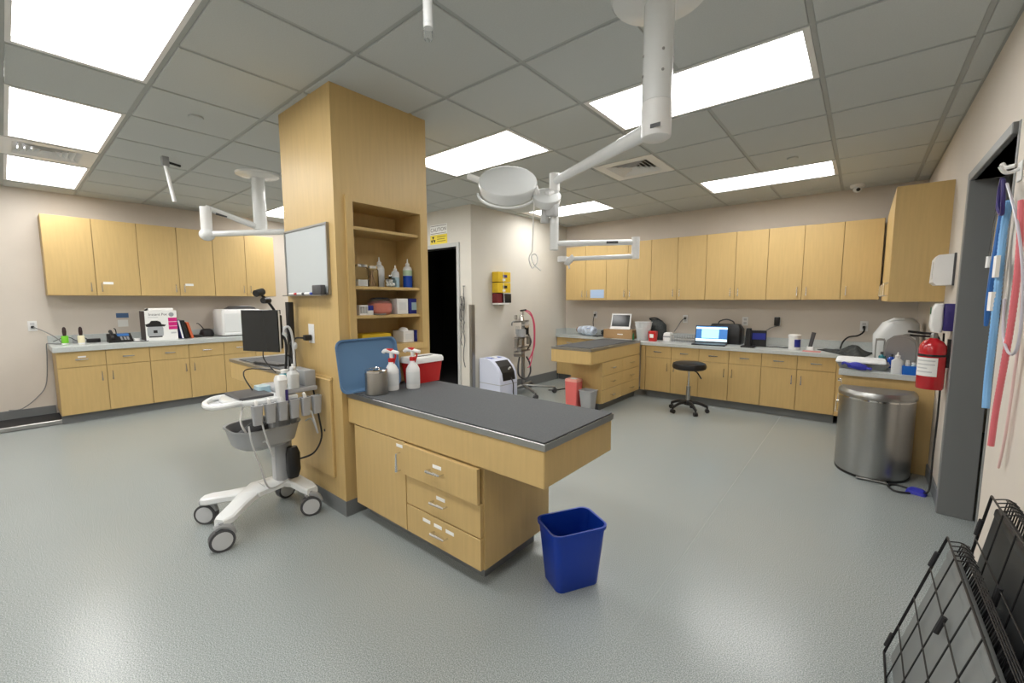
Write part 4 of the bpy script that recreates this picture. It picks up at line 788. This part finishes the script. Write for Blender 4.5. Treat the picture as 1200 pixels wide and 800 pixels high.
for k, m in enumerate((BLACK, WHITE)):
    rr = random.Random(k+3); pts = [(-3.17+.0*k+rr.uniform(-.05, .05), (6.12+.1*k)+rr.uniform(-.035, .035), BZ+.022+rr.uniform(0, .09)*(.35 if i in (0, 15) else 1)) for i in range(16)]; pts[0] = pts[0][:2]+(BZ+.008,)
    tag(MB().tube(pts, .008, 6).out('cable_tangle', m), ('black' if k == 0 else 'white')+' tangled cables on the back counter left of the cardboard box', 'cables', 'tangled cables')
ot = outlet('wall_outlet', 'wall outlet with plug above the tangled cables on the back wall', (-3.45, YB, 1.12), (0, -1), (.0,)); adopt(MB().tube([(-3.45, YB-.045, 1.11), (-3.46, YB-.06, 1.0), (-3.44, YB-.06, .90), (-3.38, 6.3, .80)], .005, 6).out('power_cord', BLACK), ot)
t = thing('cardboard_box', 'brown cardboard box with a white tablet on top', 'box', (-2.87, 6.12, BZ)); B('box_body', CARD, t, -.235, -.13, 0, .235, .13, .135, bev=.003); B('tape', mat('tape', (.55, .42, .26), .4), t, -.235, -.03, .135, .235, .03, .136); B('white_strip', PAPER, t, .0, -.133, .06, .09, -.13, .075)
t = thing('tablet', 'white framed tablet propped on the cardboard box', 'tablet', (-2.87, 6.08, BZ+.137), R(4)); b = MB(); b.m = Matrix.Rotation(R(-14), 4, 'X'); b.rrect([(0, 0, .32, .014, .01, .006), (0, 0, .32, .014, .245, .006)], n=2); b.out('frame', WHITE, t); b = MB(); b.m = Matrix.Rotation(R(-14), 4, 'X'); b.box(-.14, -.009, .045, .14, -.0065, .225); b.out('screen', SCREEN, t); B('stand', WHITE, t, -.16, -.03, 0, .16, .09, .012, bev=.003)
tag(MB().lathe([(0, 0), (.012, 0), (.012, .07), (.008, .075), (.008, .10), (0, .10)], seg=12).out('green_marker', DKGRN, loc=(-2.585, 5.93, BZ)), 'dark green marker standing beside the cardboard box', 'marker')
t = thing('milky_bucket', 'translucent white bucket on the back counter by the peninsula', 'bucket', (-2.47, 6.02, BZ)); MB().lathe([(0, 0), (.085, 0), (.09, .006), (.118, .255), (.125, .258), (.125, .268), (.113, .268), (.086, .008), (0, .006)], seg=28).out('bucket_shell', MILKY, t); MB().tube([(-.12, 0, .26), (-.08, -.09, .20), (0, -.115, .17), (.08, -.09, .20), (.12, 0, .26)], .004, 6).out('bail_handle', WHITE, t)
t = thing('black_bag', 'soft black bag behind the white bucket', 'bag', (-2.33, 6.235, BZ)); MB().rrect([(0, 0, .20, .13, 0, .05), (0, 0, .24, .16, .06, .06), (0, 0, .22, .15, .22, .06), (-.03, 0, .16, .09, .285, .04), (-.05, 0, .1, .05, .30, .02)], n=5).out('bag_body', FABRIC, t); MB().tube([(-.09, 0, .28), (-.12, -.03, .31), (-.02, -.04, .318), (.06, -.02, .27)], .012, 6).out('strap', BLACK, t)
t = thing('sharps_box', 'small red sharps box with white label on the back counter', 'sharps container', (-2.29, 5.93, BZ)); MB().rrect([(0, 0, .095, .085, 0), (0, 0, .11, .10, .13)], .01).out('body', RED, t); MB().rrect([(0, 0, .112, .102, .13), (0, 0, .10, .09, .145)], .01).out('lid', RED, t); B('warning_label', PAPER, t, -.03, -.0515, .05, .025, -.0475, .105)
t = thing('label_printer', 'small white and grey device right of the red sharps box', 'device', (-2.13, 6.1, BZ)); MB().rrect([(0, 0, .11, .14, 0), (0, 0, .115, .145, .06), (0, 0, .10, .13, .11), (0, 0, .06, .09, .125)], .02).out('body', WHITE, t); B('dark_band', GREYP, t, -.05, -.0745, .055, .05, -.066, .075)
t = thing('wire_tray', 'grey wire tray on the back counter left of the laptop', 'tray', (-1.86, 6.14, BZ)); b = MB()
for z in (.012, .09): b.tube([(-.2, -.12, z), (.2, -.12, z), (.2, .12, z), (-.2, .12, z)], .004, 5, smooth=False, closed=True)
for k in range(12):
    x = -.19+.0345*k; b.tube([(x, -.12, .09), (x, -.12, .008), (x, .12, .008), (x, .12, .09)], .003, 4, smooth=False)
b.out('wire_basket', GREYP, t)
tag(B('steel_pan', STEEL, None, -2.03, 6.05, BZ+.0135, -1.72, 6.22, BZ+.05, bev=.01), 'shallow steel pan inside the wire tray', 'pan')
ot = outlet('wall_outlet', 'wall outlet with black plug on the back wall left of the laptop', (-1.98, YB, 1.09), (0, -1), (.01,)); adopt(MB().tube([(-1.98, YB-.045, 1.1), (-2.02, YB-.06, 1.06), (-2.06, YB-.08, .98), (-2.10, YB-.05, .93), (-2.12, YB-.045, .90)], .006, 6).out('power_cord', CORDG), ot)
t = thing('laptop', 'open laptop with bright blue screen on the back counter', 'laptop', (-1.52, 5.90, BZ), R(6)); B('base', BLACK, t, -.20, -.13, 0, .20, .11, .016, bev=.003); o = B('keyboard_deck', DGREY, t, -.18, -.06, .016, .18, .09, .0175)
b = MB(); b.m = Matrix.Translation((0, .11, .014)) @ Matrix.Rotation(R(-12), 4, 'X'); b.box(-.20, -.004, 0, .20, .004, .235, bev=.002); b.out('lid', BLACK, t)
def scr(nm, m, x0, z0, x1, z1, k): b = MB(); b.m = Matrix.Translation((0, .11, .014)) @ Matrix.Rotation(R(-12), 4, 'X'); b.box(x0, -.0045-.0003*k, z0, x1, -.004, z1); b.out(nm, m, t)
scr('screen', mat('screen_blue', (.03, .13, .36), .3, emit=.7), -.19, .02, .19, .225, 1); scr('screen_window', mat('screen_light', (.30, .66, .86), .3, emit=1.0), -.12, .065, .09, .185, 3); scr('screen_taskbar', mat('screen_white', (.62, .85, .95), .3, emit=1.0), -.19, .022, .19, .055, 3); scr('screen_header', MATS['screen_white'], -.19, .188, .19, .212, 3)
t = thing('carry_case', 'black carrying case with top handle behind the laptop', 'case', (-1.40, 6.222, BZ)); MB().rrect([(0, 0, .40, .20, 0, .03), (0, 0, .42, .22, .05, .04), (0, 0, .42, .22, .20, .04), (0, 0, .34, .15, .265, .04)], n=4).out('body', BLACK, t); MB().tube([(-.1, 0, .26), (-.08, 0, .30), (0, 0, .325), (.08, 0, .30), (.1, 0, .26)], .009, 6).out('handle', DGREY, t)
outlet('wall_outlet', 'wall outlet on the back wall behind the carrying case', (-1.20, YB, 1.08), (0, -1))
t = thing('scanner_stand', 'upright black scanner on a stand right of the laptop', 'scanner', (-1.07, 5.90, BZ)); B('foot', BLACK, t, -.07, -.08, 0, .08, .08, .018, bev=.005); MB().rrect([(0, 0, .07, .06, .018), (0, 0, .06, .055, .18), (.005, 0, .05, .06, .235)], .012).out('body', BLACK, t)
t = thing('blue_carton', 'small black and blue box behind the scanner', 'box', (-.99, 6.10, BZ), R(10)); B('carton_body', BLACK, t, -.085, -.06, 0, .085, .06, .20, bev=.003); B('blue_print', BCARD, t, -.07, -.0612, .09, .075, -.06, .17)
ot = outlet('wall_outlet', 'wall outlet with large black adapter above the white tub', (-.83, YB, 1.09), (0, -1)); tag(B('plug_adapter', BLACK, None, -.86, YB-.055, 1.035, -.80, YB-.0085, 1.145, bev=.006), 'black plug adapter in the outlet left of the white tub', 'adapter')
adopt(MB().tube([(-.83, YB-.05, 1.03), (-.90, YB-.07, 1.0), (-.97, YB-.06, .93), (-.95, YB-.05, .86), (-.98, 6.22, .788), (-1.05, 6.24, .786)], .006, 6).out('power_cord', CORDG), ot)
tag(MB().tube([(-.92, 6.1, BZ+.007), (-.85, 6.05, BZ+.007), (-.78, 6.1, BZ+.007), (-.70, 6.04, BZ+.007), (-.66, 6.12, BZ+.007)], .006, 6).out('cable', DGREY), 'dark cable lying left of the white tub', 'cable')
t = thing('wipes_tub', 'white wipes tub with blue label on the back counter', 'tub', (-.59, 5.93, BZ)); MB().lathe([(0, 0), (.058, 0), (.06, .004), (.06, .15)], seg=24).out('tub_body', WHITE, t); MB().lathe([(.063, .148), (.064, .152), (.064, .175), (.055, .18), (0, .182)], seg=24).out('lid', WHITE, t)
MB().rings([[(.0605*math.cos(R(a)), .0605*math.sin(R(a)), z) for a in range(-85, 10, 10)] for z in (.035, .125)], False, False).out('blue_label', BCARD, t)
t = thing('handset', 'black cordless handset upright in a white cradle near the corner', 'phone', (-.445, 6.02, BZ)); MB().rrect([(0, 0, .085, .07, 0), (0, 0, .06, .05, .04)], .015).out('cradle', WHITE, t); b = MB(); b.m = Matrix.Translation((0, 0, .02)) @ Matrix.Rotation(R(9), 4, 'Y'); b.rrect([(0, 0, .038, .026, 0), (0, 0, .042, .028, .19)], .008); b.out('receiver', DGREY, t)
tag(B('pink_sheet', mat('pink_paper', (.72, .30, .28), .7), None, -.50, 5.78, BZ, -.33, 5.92, BZ+.003), 'pink paper sheet in front of the cordless handset', 'paper')
# crumpled charcoal fabric in the corner
rr = random.Random(11); nx, ny_ = 26, 16; b = MB(); x0, x1, y0, y1 = -.38, .13, 5.30, 6.10
grid = []
for i in range(nx+1):
    row = []
    for j in range(ny_+1):
        u, v = i/nx, j/ny_; e = min(u, 1-u, v, 1-v)*4; e = min(1, e)
        x = x0+(x1-x0)*u*(.75+.25*v)+(1-v)*.25*(1-u); y = y0+(y1-y0)*v; y += .35*(1-u)*(1-v)
        z = BZ+.008+e*(.028+.022*math.sin(u*9+v*3)+.016*math.sin(v*17-u*6)+.008*rr.random())+.03*e*u
        row.append((x, y, max(z, BZ+.006)))
    grid.append(row)
V_ = [[b.v(p) for p in r_] for r_ in grid]; W_ = [[b.v((p[0], p[1], BZ+.001)) for p in r_] for r_ in grid]
for i in range(nx):
    for j in range(ny_): b.f([V_[i][j], V_[i+1][j], V_[i+1][j+1], V_[i][j+1]]); b.f([W_[i][j], W_[i][j+1], W_[i+1][j+1], W_[i+1][j]])
for i in range(nx): b.f([V_[i][0], W_[i][0], W_[i+1][0], V_[i+1][0]]); b.f([V_[i][ny_], V_[i+1][ny_], W_[i+1][ny_], W_[i][ny_]])
for j in range(ny_): b.f([V_[0][j], V_[0][j+1], W_[0][j+1], W_[0][j]]); b.f([V_[nx][j], W_[nx][j], W_[nx][j+1], V_[nx][j+1]])
tag(b.out('fabric_heap', FABRIC, ang=70), 'crumpled charcoal fabric heap in the counter corner', 'fabric')
ot = outlet('wall_outlet', 'wall outlet in the back corner beside the big white jug', (.03, YB, 1.06), (0, -1), (-.01,)); adopt(MB().tube([(.03, YB-.045, 1.05), (.03, YB-.07, 1.0), (-.02, YB-.06, .95), (-.1, YB-.06, .93), (-.15, YB-.07, .87), (-.17, YB-.1, .79)], .009, 6).out('power_cord', BLACK), ot)
# right counter
t = thing('white_jug', 'large translucent white jug in the right counter corner', 'jug', (.265, 5.55, BZ)); MB().rrect([(0, 0, .26, .30, 0, .06), (0, 0, .32, .36, .06, .08), (0, 0, .33, .37, .24, .08), (.03, 0, .26, .30, .36, .08), (.05, 0, .14, .16, .41, .06)], n=6).out('body', MILKY, t); MB().tube([(-.08, -.1, .34), (-.02, -.1, .39), (.05, -.1, .40)], .018, 8).out('grip', MILKY, t)
t = thing('rounded_pan', 'upright steel pan with rounded top on the sink counter', 'pan', (.285, 5.03, BZ)); P_ = [(-.105, .01), (.105, .01), (.105, .17), (.09, .225), (.05, .262), (0, .272), (-.05, .262), (-.09, .225), (-.105, .17)]
b = MB(); b.m = Matrix.Rotation(q90, 4, 'X'); b.rings([[(x*s_, .14+(z-.14)*s_, d_) for x, z in P_] for s_, d_ in ((1, -.05), (1, 0), (1.06, .002), (1.06, .006), (.97, .006), (.93, -.035))]); b.out('pan_shell', STEEL, t); B('foot_bar', STEELD, t, -.09, -.02, 0, .09, .05, .012)
t = thing('wire_rack', 'small steel wire rack left of the rounded pan', 'rack', (.15, 5.16, BZ)); b = MB()
for k in range(4): b.tube([(-.03, -.09+.06*k, 0), (-.03, -.09+.06*k, .2), (-.02, -.09+.06*k, .22), (.02, -.09+.06*k, .22), (.03, -.09+.06*k, .2), (.03, -.09+.06*k, 0)], .004, 5)
for x in (-.03, .03): b.tube([(x, -.09, .004), (x, .09, .004)], .004, 5, smooth=False); b.tube([(x, -.09, .12), (x, .09, .12)], .003, 5, smooth=False)
b.out('wires', STEELD, t)
t = thing('steel_tray', 'steel tray holding a folded towel on the sink counter', 'tray', (.03, 4.78, BZ)); MB().rrect([(0, 0, .30, .36, 0), (0, 0, .34, .42, .045), (0, 0, .352, .432, .046), (0, 0, .352, .432, .05), (0, 0, .33, .41, .048), (0, 0, .29, .35, .005)], .03).out('pan_shell', STEEL, t)
rr = random.Random(4); b = MB(); st = []
for z, s_ in ((.051, 1), (.055, 1.02), (.064, 1.0), (.068, .9)): st.append((-.01+rr.uniform(-.005, .005), .0, .33*s_, .40*s_, z, .03))
b.rrect(st, n=4); tag(b.out('folded_towel', STONE, loc=(.03, 4.79, BZ)), 'folded white towel lying on the steel tray', 'towel')
b = MB(); rr = random.Random(9); b.tube([(-.06, .02, .02), (-.02, .0, .028), (.02, -.01, .02), (.06, -.02, .012)], lambda u: .012+.018*math.sin(.3+u*2.6), 10); b.tube([(-.05, -.01, .03), (-.09, .0, .045), (-.10, .03, .03)], .009, 8)
for k in range(4): b.tube([(.05, -.02+.012*k, .015), (.075, -.045+.02*k, .012), (.09, -.05+.022*k, .008)], .0075, 6)
tag(b.out('rubber_glove', NAVYC, loc=(.0, 4.515, BZ+.014)), 'crumpled indigo rubber glove at the edge of the sink counter', 'glove')
t = thing('squeeze_bottle', 'clear squeeze bottle at the front edge of the sink counter', 'bottle', (.243, 4.53, BZ)); MB().rrect([(0, 0, .07, .05, 0), (0, 0, .072, .052, .10), (0, 0, .03, .03, .122), (0, 0, .026, .026, .13)], .018).out('body', MILKY, t); MB().lathe([(.016, .128), (.016, .145), (.006, .15), (.004, .17), (0, .17)]).out('nozzle', WHITE, t)
t = thing('blue_caddy', 'bright blue caddy of small bottles on the sink counter', 'caddy', (.338, 4.53, BZ)); MB().rrect([(0, 0, .13, .08, 0), (0, 0, .135, .085, .07), (0, 0, .127, .077, .07), (0, 0, .122, .072, .006)], .006).out('caddy_shell', mat('bright_blue_plastic', (.01, .13, .55), .35), t)
for x, m, h_, lab in ((-.035, MILKY, .10, 'small clear vial in the blue caddy, on the left'), (.0, PALEBL, .085, 'pale blue vial in the middle of the blue caddy'), (.038, WHITE, .095, 'white capped vial in the blue caddy, on the right')):
    v = thing('vial', lab, 'bottle', (.338+x, 4.53, BZ+.0065), 0, 'vials in the blue caddy'); MB().lathe([(0, 0), (.015, 0), (.015, h_*.8), (.009, h_*.9)], seg=14).out('glass', m, v); MB().lathe([(.011, h_*.88), (.011, h_*1.05), (0, h_*1.06)], seg=12).out('cap', WHITE, v)
t = thing('tilted_bottle', 'white bottle leaning behind the extinguisher on the sink counter', 'bottle', (.385, 4.66, BZ)); b = MB(); b.m = Matrix.Rotation(R(14), 4, 'Y'); b.lathe([(0, .008), (.034, .008), (.036, .014), (.036, .14), (.015, .17), (.015, .18)], seg=18); b.out('body', WHITE, t); b = MB(); b.m = Matrix.Rotation(R(14), 4, 'Y'); b.lathe([(.018, .178), (.018, .205), (.008, .21), (0, .23)]); b.out('cap', WHITE, t)
for x, y, m, lab in ((.115, 4.93+.12, TEAL, 'teal bottle behind the steel tray'), (.17, 4.86, BLUEL, 'deep blue bottle beside the rounded pan')):
    t = thing('small_bottle', lab, 'bottle', (x+.05, y+.02 if x > .15 else y-.01, BZ), 0, 'little bottles by the sink'); MB().lathe([(0, 0), (.024, 0), (.025, .004), (.025, .08), (.012, .095), (.012, .10)], seg=16).out('body', m, t); MB().lathe([(.014, .098), (.014, .118), (0, .12)], seg=12).out('cap', DGREY, t)
t = thing('faucet', 'dark curved faucet over the sink counter by the right wall', 'faucet', (.405, 5.26, BZ)); MB().tube([(0, 0, 0), (0, 0, .22), (-.03, 0, .26), (-.09, 0, .26), (-.13, 0, .22)], .012, 8).out('spout', STEELD, t); MB().lathe([(0, 0), (.03, 0), (.026, .02), (0, .02)]).out('base', STEELD, t)
# ------------------------------------------------------------------ right wall
t = thing('steel_bin', 'tall stainless steel pedal bin with curved front beside the sink counter', 'bin', (.13, 4.43, 0)); P_ = [(.235*math.cos(R(a)), -.33*abs(math.sin(R(a)))**.8*(1) if a > 180 else 0) for a in range(180, 361, 9)]
rg = lambda s_, z: [(x*s_, -.005+(y+.16)*s_-.16, z) for x, y in P_]
MB().rings([rg(.985, .018), rg(1, .03), rg(1, .615)]).out('body', STEEL, t); MB().rings([rg(1.0, .0), rg(1.0, .018)]).out('plinth', BLACK, t); MB().rings([rg(1.03, .615), rg(1.035, .63), rg(1.02, .645), rg(.93, .667), rg(.6, .675)]).out('lid', STEELD, t); MB().rings([rg(1.034, .603), rg(1.034, .6145)]).out('rim', CHROME, t)
B('pedal', STEELD, t, -.09, -.36, .008, .09, -.325, .018, bev=.003)
t = thing('fire_extinguisher', 'red fire extinguisher hanging on the right wall', 'fire extinguisher', (.383, 3.985, .765)); 
MB().lathe([(0, 0), (.066, 0), (.07, .008), (.07, .265), (.066, .295), (.05, .323), (.025, .338), (.02, .345)], seg=28).out('cylinder', REDE, t); MB().lathe([(.0705, .222), (.0712, .223), (.0712, .236), (.0705, .237)], seg=28).out('strap_band', BLACK, t)
MB().rings([[(.0712*math.cos(R(a)), .0712*math.sin(R(a)), z) for a in range(190, 291, 10)] for z in (.09, .215)], False, False).out('instruction_label', PAPER, t)
for z, a0, a1 in ((.19, 200, 280), (.165, 200, 280), (.14, 200, 250), (.115, 200, 270)): MB().rings([[(.0716*math.cos(R(a)), .0716*math.sin(R(a)), q_) for a in range(a0, a1+1, 10)] for q_ in (z, z+.008)], False, False).out('printed_line', LGREY, t)
MB().lathe([(.02, .34), (.022, .36), (.018, .378), (0, .38)], seg=14).out('valve', STEELD, t); MB().tube([(0, 0, .372), (-.05, -.01, .376), (-.13, -.02, .385)], .009, 6).out('upper_lever', BLACK, t); MB().tube([(0, 0, .355), (-.05, -.01, .355), (-.12, -.02, .36)], .007, 6).out('carry_handle', BLACK, t)
MB().tube([(.01, .02, .36), (.03, .06, .33), (.03, .075, .2), (.02, .075, .06)], .009, 6).out('hose', BLACK, t); B('bracket', BLACK, t, .068, -.02, .15, .083, .02, .34)
t = thing('towel_dispenser', 'white wall dispenser above the soap dispenser by the door frame', 'dispenser', (XR, 4.10, 1.465)); b = MB(); pf = [(-.001, 0), (-.085, 0), (-.105, .02), (-.10, .18), (-.085, .205), (-.001, .21)]
b.m = Matrix.Translation((0, .2, 0)) @ Matrix.Rotation(q90, 4, 'X'); b.rings([[(x, z, d_) for x, z in pf] for d_ in (0, .2)]); b.out('cover', WHITE, t); B('back_plate', DGREY, t, -.012, -.004, -.004, -.0006, .0, .214); B('window_strip', LGREY, t, -.1055, .05, .04, -.104, .07, .16)
t = thing('soap_dispenser', 'white and navy soap dispenser above the fire extinguisher', 'dispenser', (XR, 3.93, 1.15)); B('navy_back', NAVY, t, -.05, 0, .01, -.0006, .12, .19, bev=.006); MB().rrect([(-.075, .06, .045, .10, -.0), (-.08, .06, .06, .11, .04), (-.08, .06, .055, .11, .15), (-.07, .06, .04, .10, .19)], .015).out('white_front', WHITE, t); B('green_tag', DKGRN, t, -.1115, .04, .12, -.109, .08, .165)
wc = (MB().tube([(XR-.03, 4.06, 1.14), (XR-.025, 4.06, .95), (XR-.02, 4.07, .6), (XR-.025, 4.06, .3), (XR-.03, 4.02, .06), (XR-.06, 4.0, .02)], .006, 6).out('power_cord', BLACK))
t = thing('foot_pedal', 'small purple blue foot pedal on the floor near the right wall', 'pedal', (.375, 4.03, 0), R(-15)); MB().rrect([(0, 0, .11, .08, 0), (0, 0, .10, .07, .02), (0, .01, .07, .04, .034)], .02).out('pedal_body', NAVYC, t); MB().tube([(-.04, .03, .012), (-.12, .05, .008), (-.15, -.01, .008), (-.1, -.09, .008), (-.02, -.06, .01)], .007, 6).out('cable', BLACK, t); adopt(wc, t)
# breathing hoses on a hook beside the door
t = thing('wall_hook', 'white double hook on the right wall beside the door frame', 'hook', (XR, 2.70, 1.90)); B('plate', WHITE, t, -.006, -.03, -.05, -.0005, .03, .03, bev=.002); MB().tube([(-.005, 0, .0), (-.04, .0, -.01), (-.06, 0, .02)], .008, 6).out('prong', WHITE, t); MB().tube([(-.005, .07, .03), (-.03, .09, .03), (-.04, .1, .05)], .009, 6).out('prong', WHITE, t)
def hose(lab, pts, r, m, rib=False, name='breathing_hose', cat='hose'):
    P_ = [onx(px, py, x) for px, py, x in pts]
    t = thing(name, lab, cat, P_[0], 0, 'breathing hoses on the wall hook'); Q = [p-P_[0] for p in P_]
    n_ = 120 if rib else 24; pp = catmull(Q, n_//max(1, len(Q)-1))
    MB().tube(pp, (lambda u: r*(1+.07*math.sin(u*len(pp)*math.pi))) if rib else r, 9, smooth=False).out('tube', m, t); return t, Q
t, Q = hose('blue corrugated breathing hose hanging beside the door frame', ((1183, 235, .44), (1176, 270, .44), (1170, 330, .435), (1164, 390, .435), (1158, 440, .435), (1155, 478, .435)), .0125, SKY, True)
t, Q = hose('red breathing hose hanging lowest beside the door frame', ((1197, 235, .43), (1194, 300, .43), (1186, 370, .43), (1176, 430, .425), (1167, 480, .425), (1161, 522, .425)), .0098, mat('rose_plastic', (.74, .17, .20), .35), True)
t, Q = hose('clear pale tube looping down from the wall hook', ((1180, 215, .425), (1192, 260, .42), (1199, 330, .42), (1194, 400, .42), (1184, 415, .42), (1176, 395, .42), (1177, 350, .42)), .0045, mat('pale_violet_tube', (.66, .64, .72), .3, trans=.3))
t, Q = hose('thin pinkish tube reaching lowest on the right wall', ((1198, 300, .45), (1196, 380, .45), (1187, 450, .45), (1178, 510, .45), (1170, 548, .45)), .004, mat('faint_pink_tube', (.75, .52, .50), .4))
t = thing('white_tubing_set', 'white bag and cords hanging above the blue hose on the hook', 'tubing', (XR-.05, 2.70, 1.88), 0, 'breathing hoses on the wall hook')
MB().tube([(0, -.02, -.02), (.0, -.05, -.1), (.005, -.03, -.16), (.0, .02, -.13), (0, .03, -.06), (0, 0, -.01)], .007, 6).out('coil', NAVY, t); MB().tube([(.01, .03, -.03), (.01, .10, -.14), (.01, .14, -.32)], .006, 6).out('clear_line', CLEARP, t); MB().cyl((.01, .14, -.32), (.01, .142, -.37), .012, seg=10).out('connector', WHITE, t)
B('white_tag', PAPER, t, .0, -.05, -.42, .012, .0, -.33); B('white_tag', PAPER, t, .0, -.03, -.56, .012, .03, -.48); MB().tube([(.012, .02, -.08), (.012, .04, -.3), (.012, .075, -.52), (.012, .09, -.63)], lambda u: .006+.007*math.sin(u*3.1), 10).out('blue_bag', mat('deep_blue_bag', (.03, .14, .42), .35), t)
# ------------------------------------------------------------------ folded wire crates leaning at the right
def crate(lab, loc_, lean, ln, ht, traym, far_first=True):
    t = thing('wire_crate', lab, 'crate', loc_, 0, 'folded wire crates'); M_ = Matrix.Rotation(lean, 4, 'Y')
    # local: y runs 0 (far) to -ln (near), z up the face, x is thickness towards the wall
    def wires(nm, x, nz, nyy, r, m=BLACK):
        b = MB(); b.m = M_
        for i in range(nyy+1): y = -ln*i/nyy; b.tube([(x, y, .006), (x, y, ht)], r, 5, smooth=False)
        for j in range(nz+1): z = .006+(ht-.006)*j/nz; b.tube([(x-.004, 0, z), (x-.004, -ln, z)], r, 5, smooth=False)
        return b.out(nm, m, t)
    wires('front_wire_panel', 0, 4, 7, .0024); b = MB(); b.m = M_; b.tube([(-.003, .0, .008), (-.003, 0, ht), (-.003, -ln, ht), (-.003, -ln, .008)], .0036, 6, smooth=False, closed=True); b.out('outer_frame', BLACK, t)
    b = MB(); b.m = M_; b.box(.012, -ln+.02, .02, .03, -.02, ht-.035, bev=.006); b.box(.009, -ln+.02, ht-.06, .034, -.02, ht-.03, bev=.006); b.out('plastic_tray', traym, t)
    for k, x in enumerate((.036, .042, .048, .054)): wires('folded_wire_panel', x, 6, 14, .0022)
    b = MB(); b.m = M_
    for (y, z) in ((0, ht*.12), (0, ht*.82), (-ln*.33, ht*.72)): s_ = MB(); s_.m = M_; s_.tube([(-.006, y, z-.03), (-.006, y, z+.03)], .008, 8, smooth=False); s_.out('hinge_sleeve', RUBBER, t)
    b = MB(); b.m = M_
    for k in range(5):
        y = -.03-.035*k; b.tube([(0, y, ht), (.03, y, ht+.012), (.054, y-.015, ht)], .0022, 5)
    b.out('latch_wires', BLACK, t); return t
crate('folded black wire crate with grey plastic tray, nearest the camera', (.147, 2.08, 0), math.atan2(.139, .527), 1.0, .545, mat('grey_crate_tray', (.19, .20, .197), .35))
crate('folded black wire crate with black tray against the right wall', (.292, 2.16, 0), math.atan2(.10, .68), 1.05, .69, mat('black_crate_tray', (.02, .021, .022), .4))
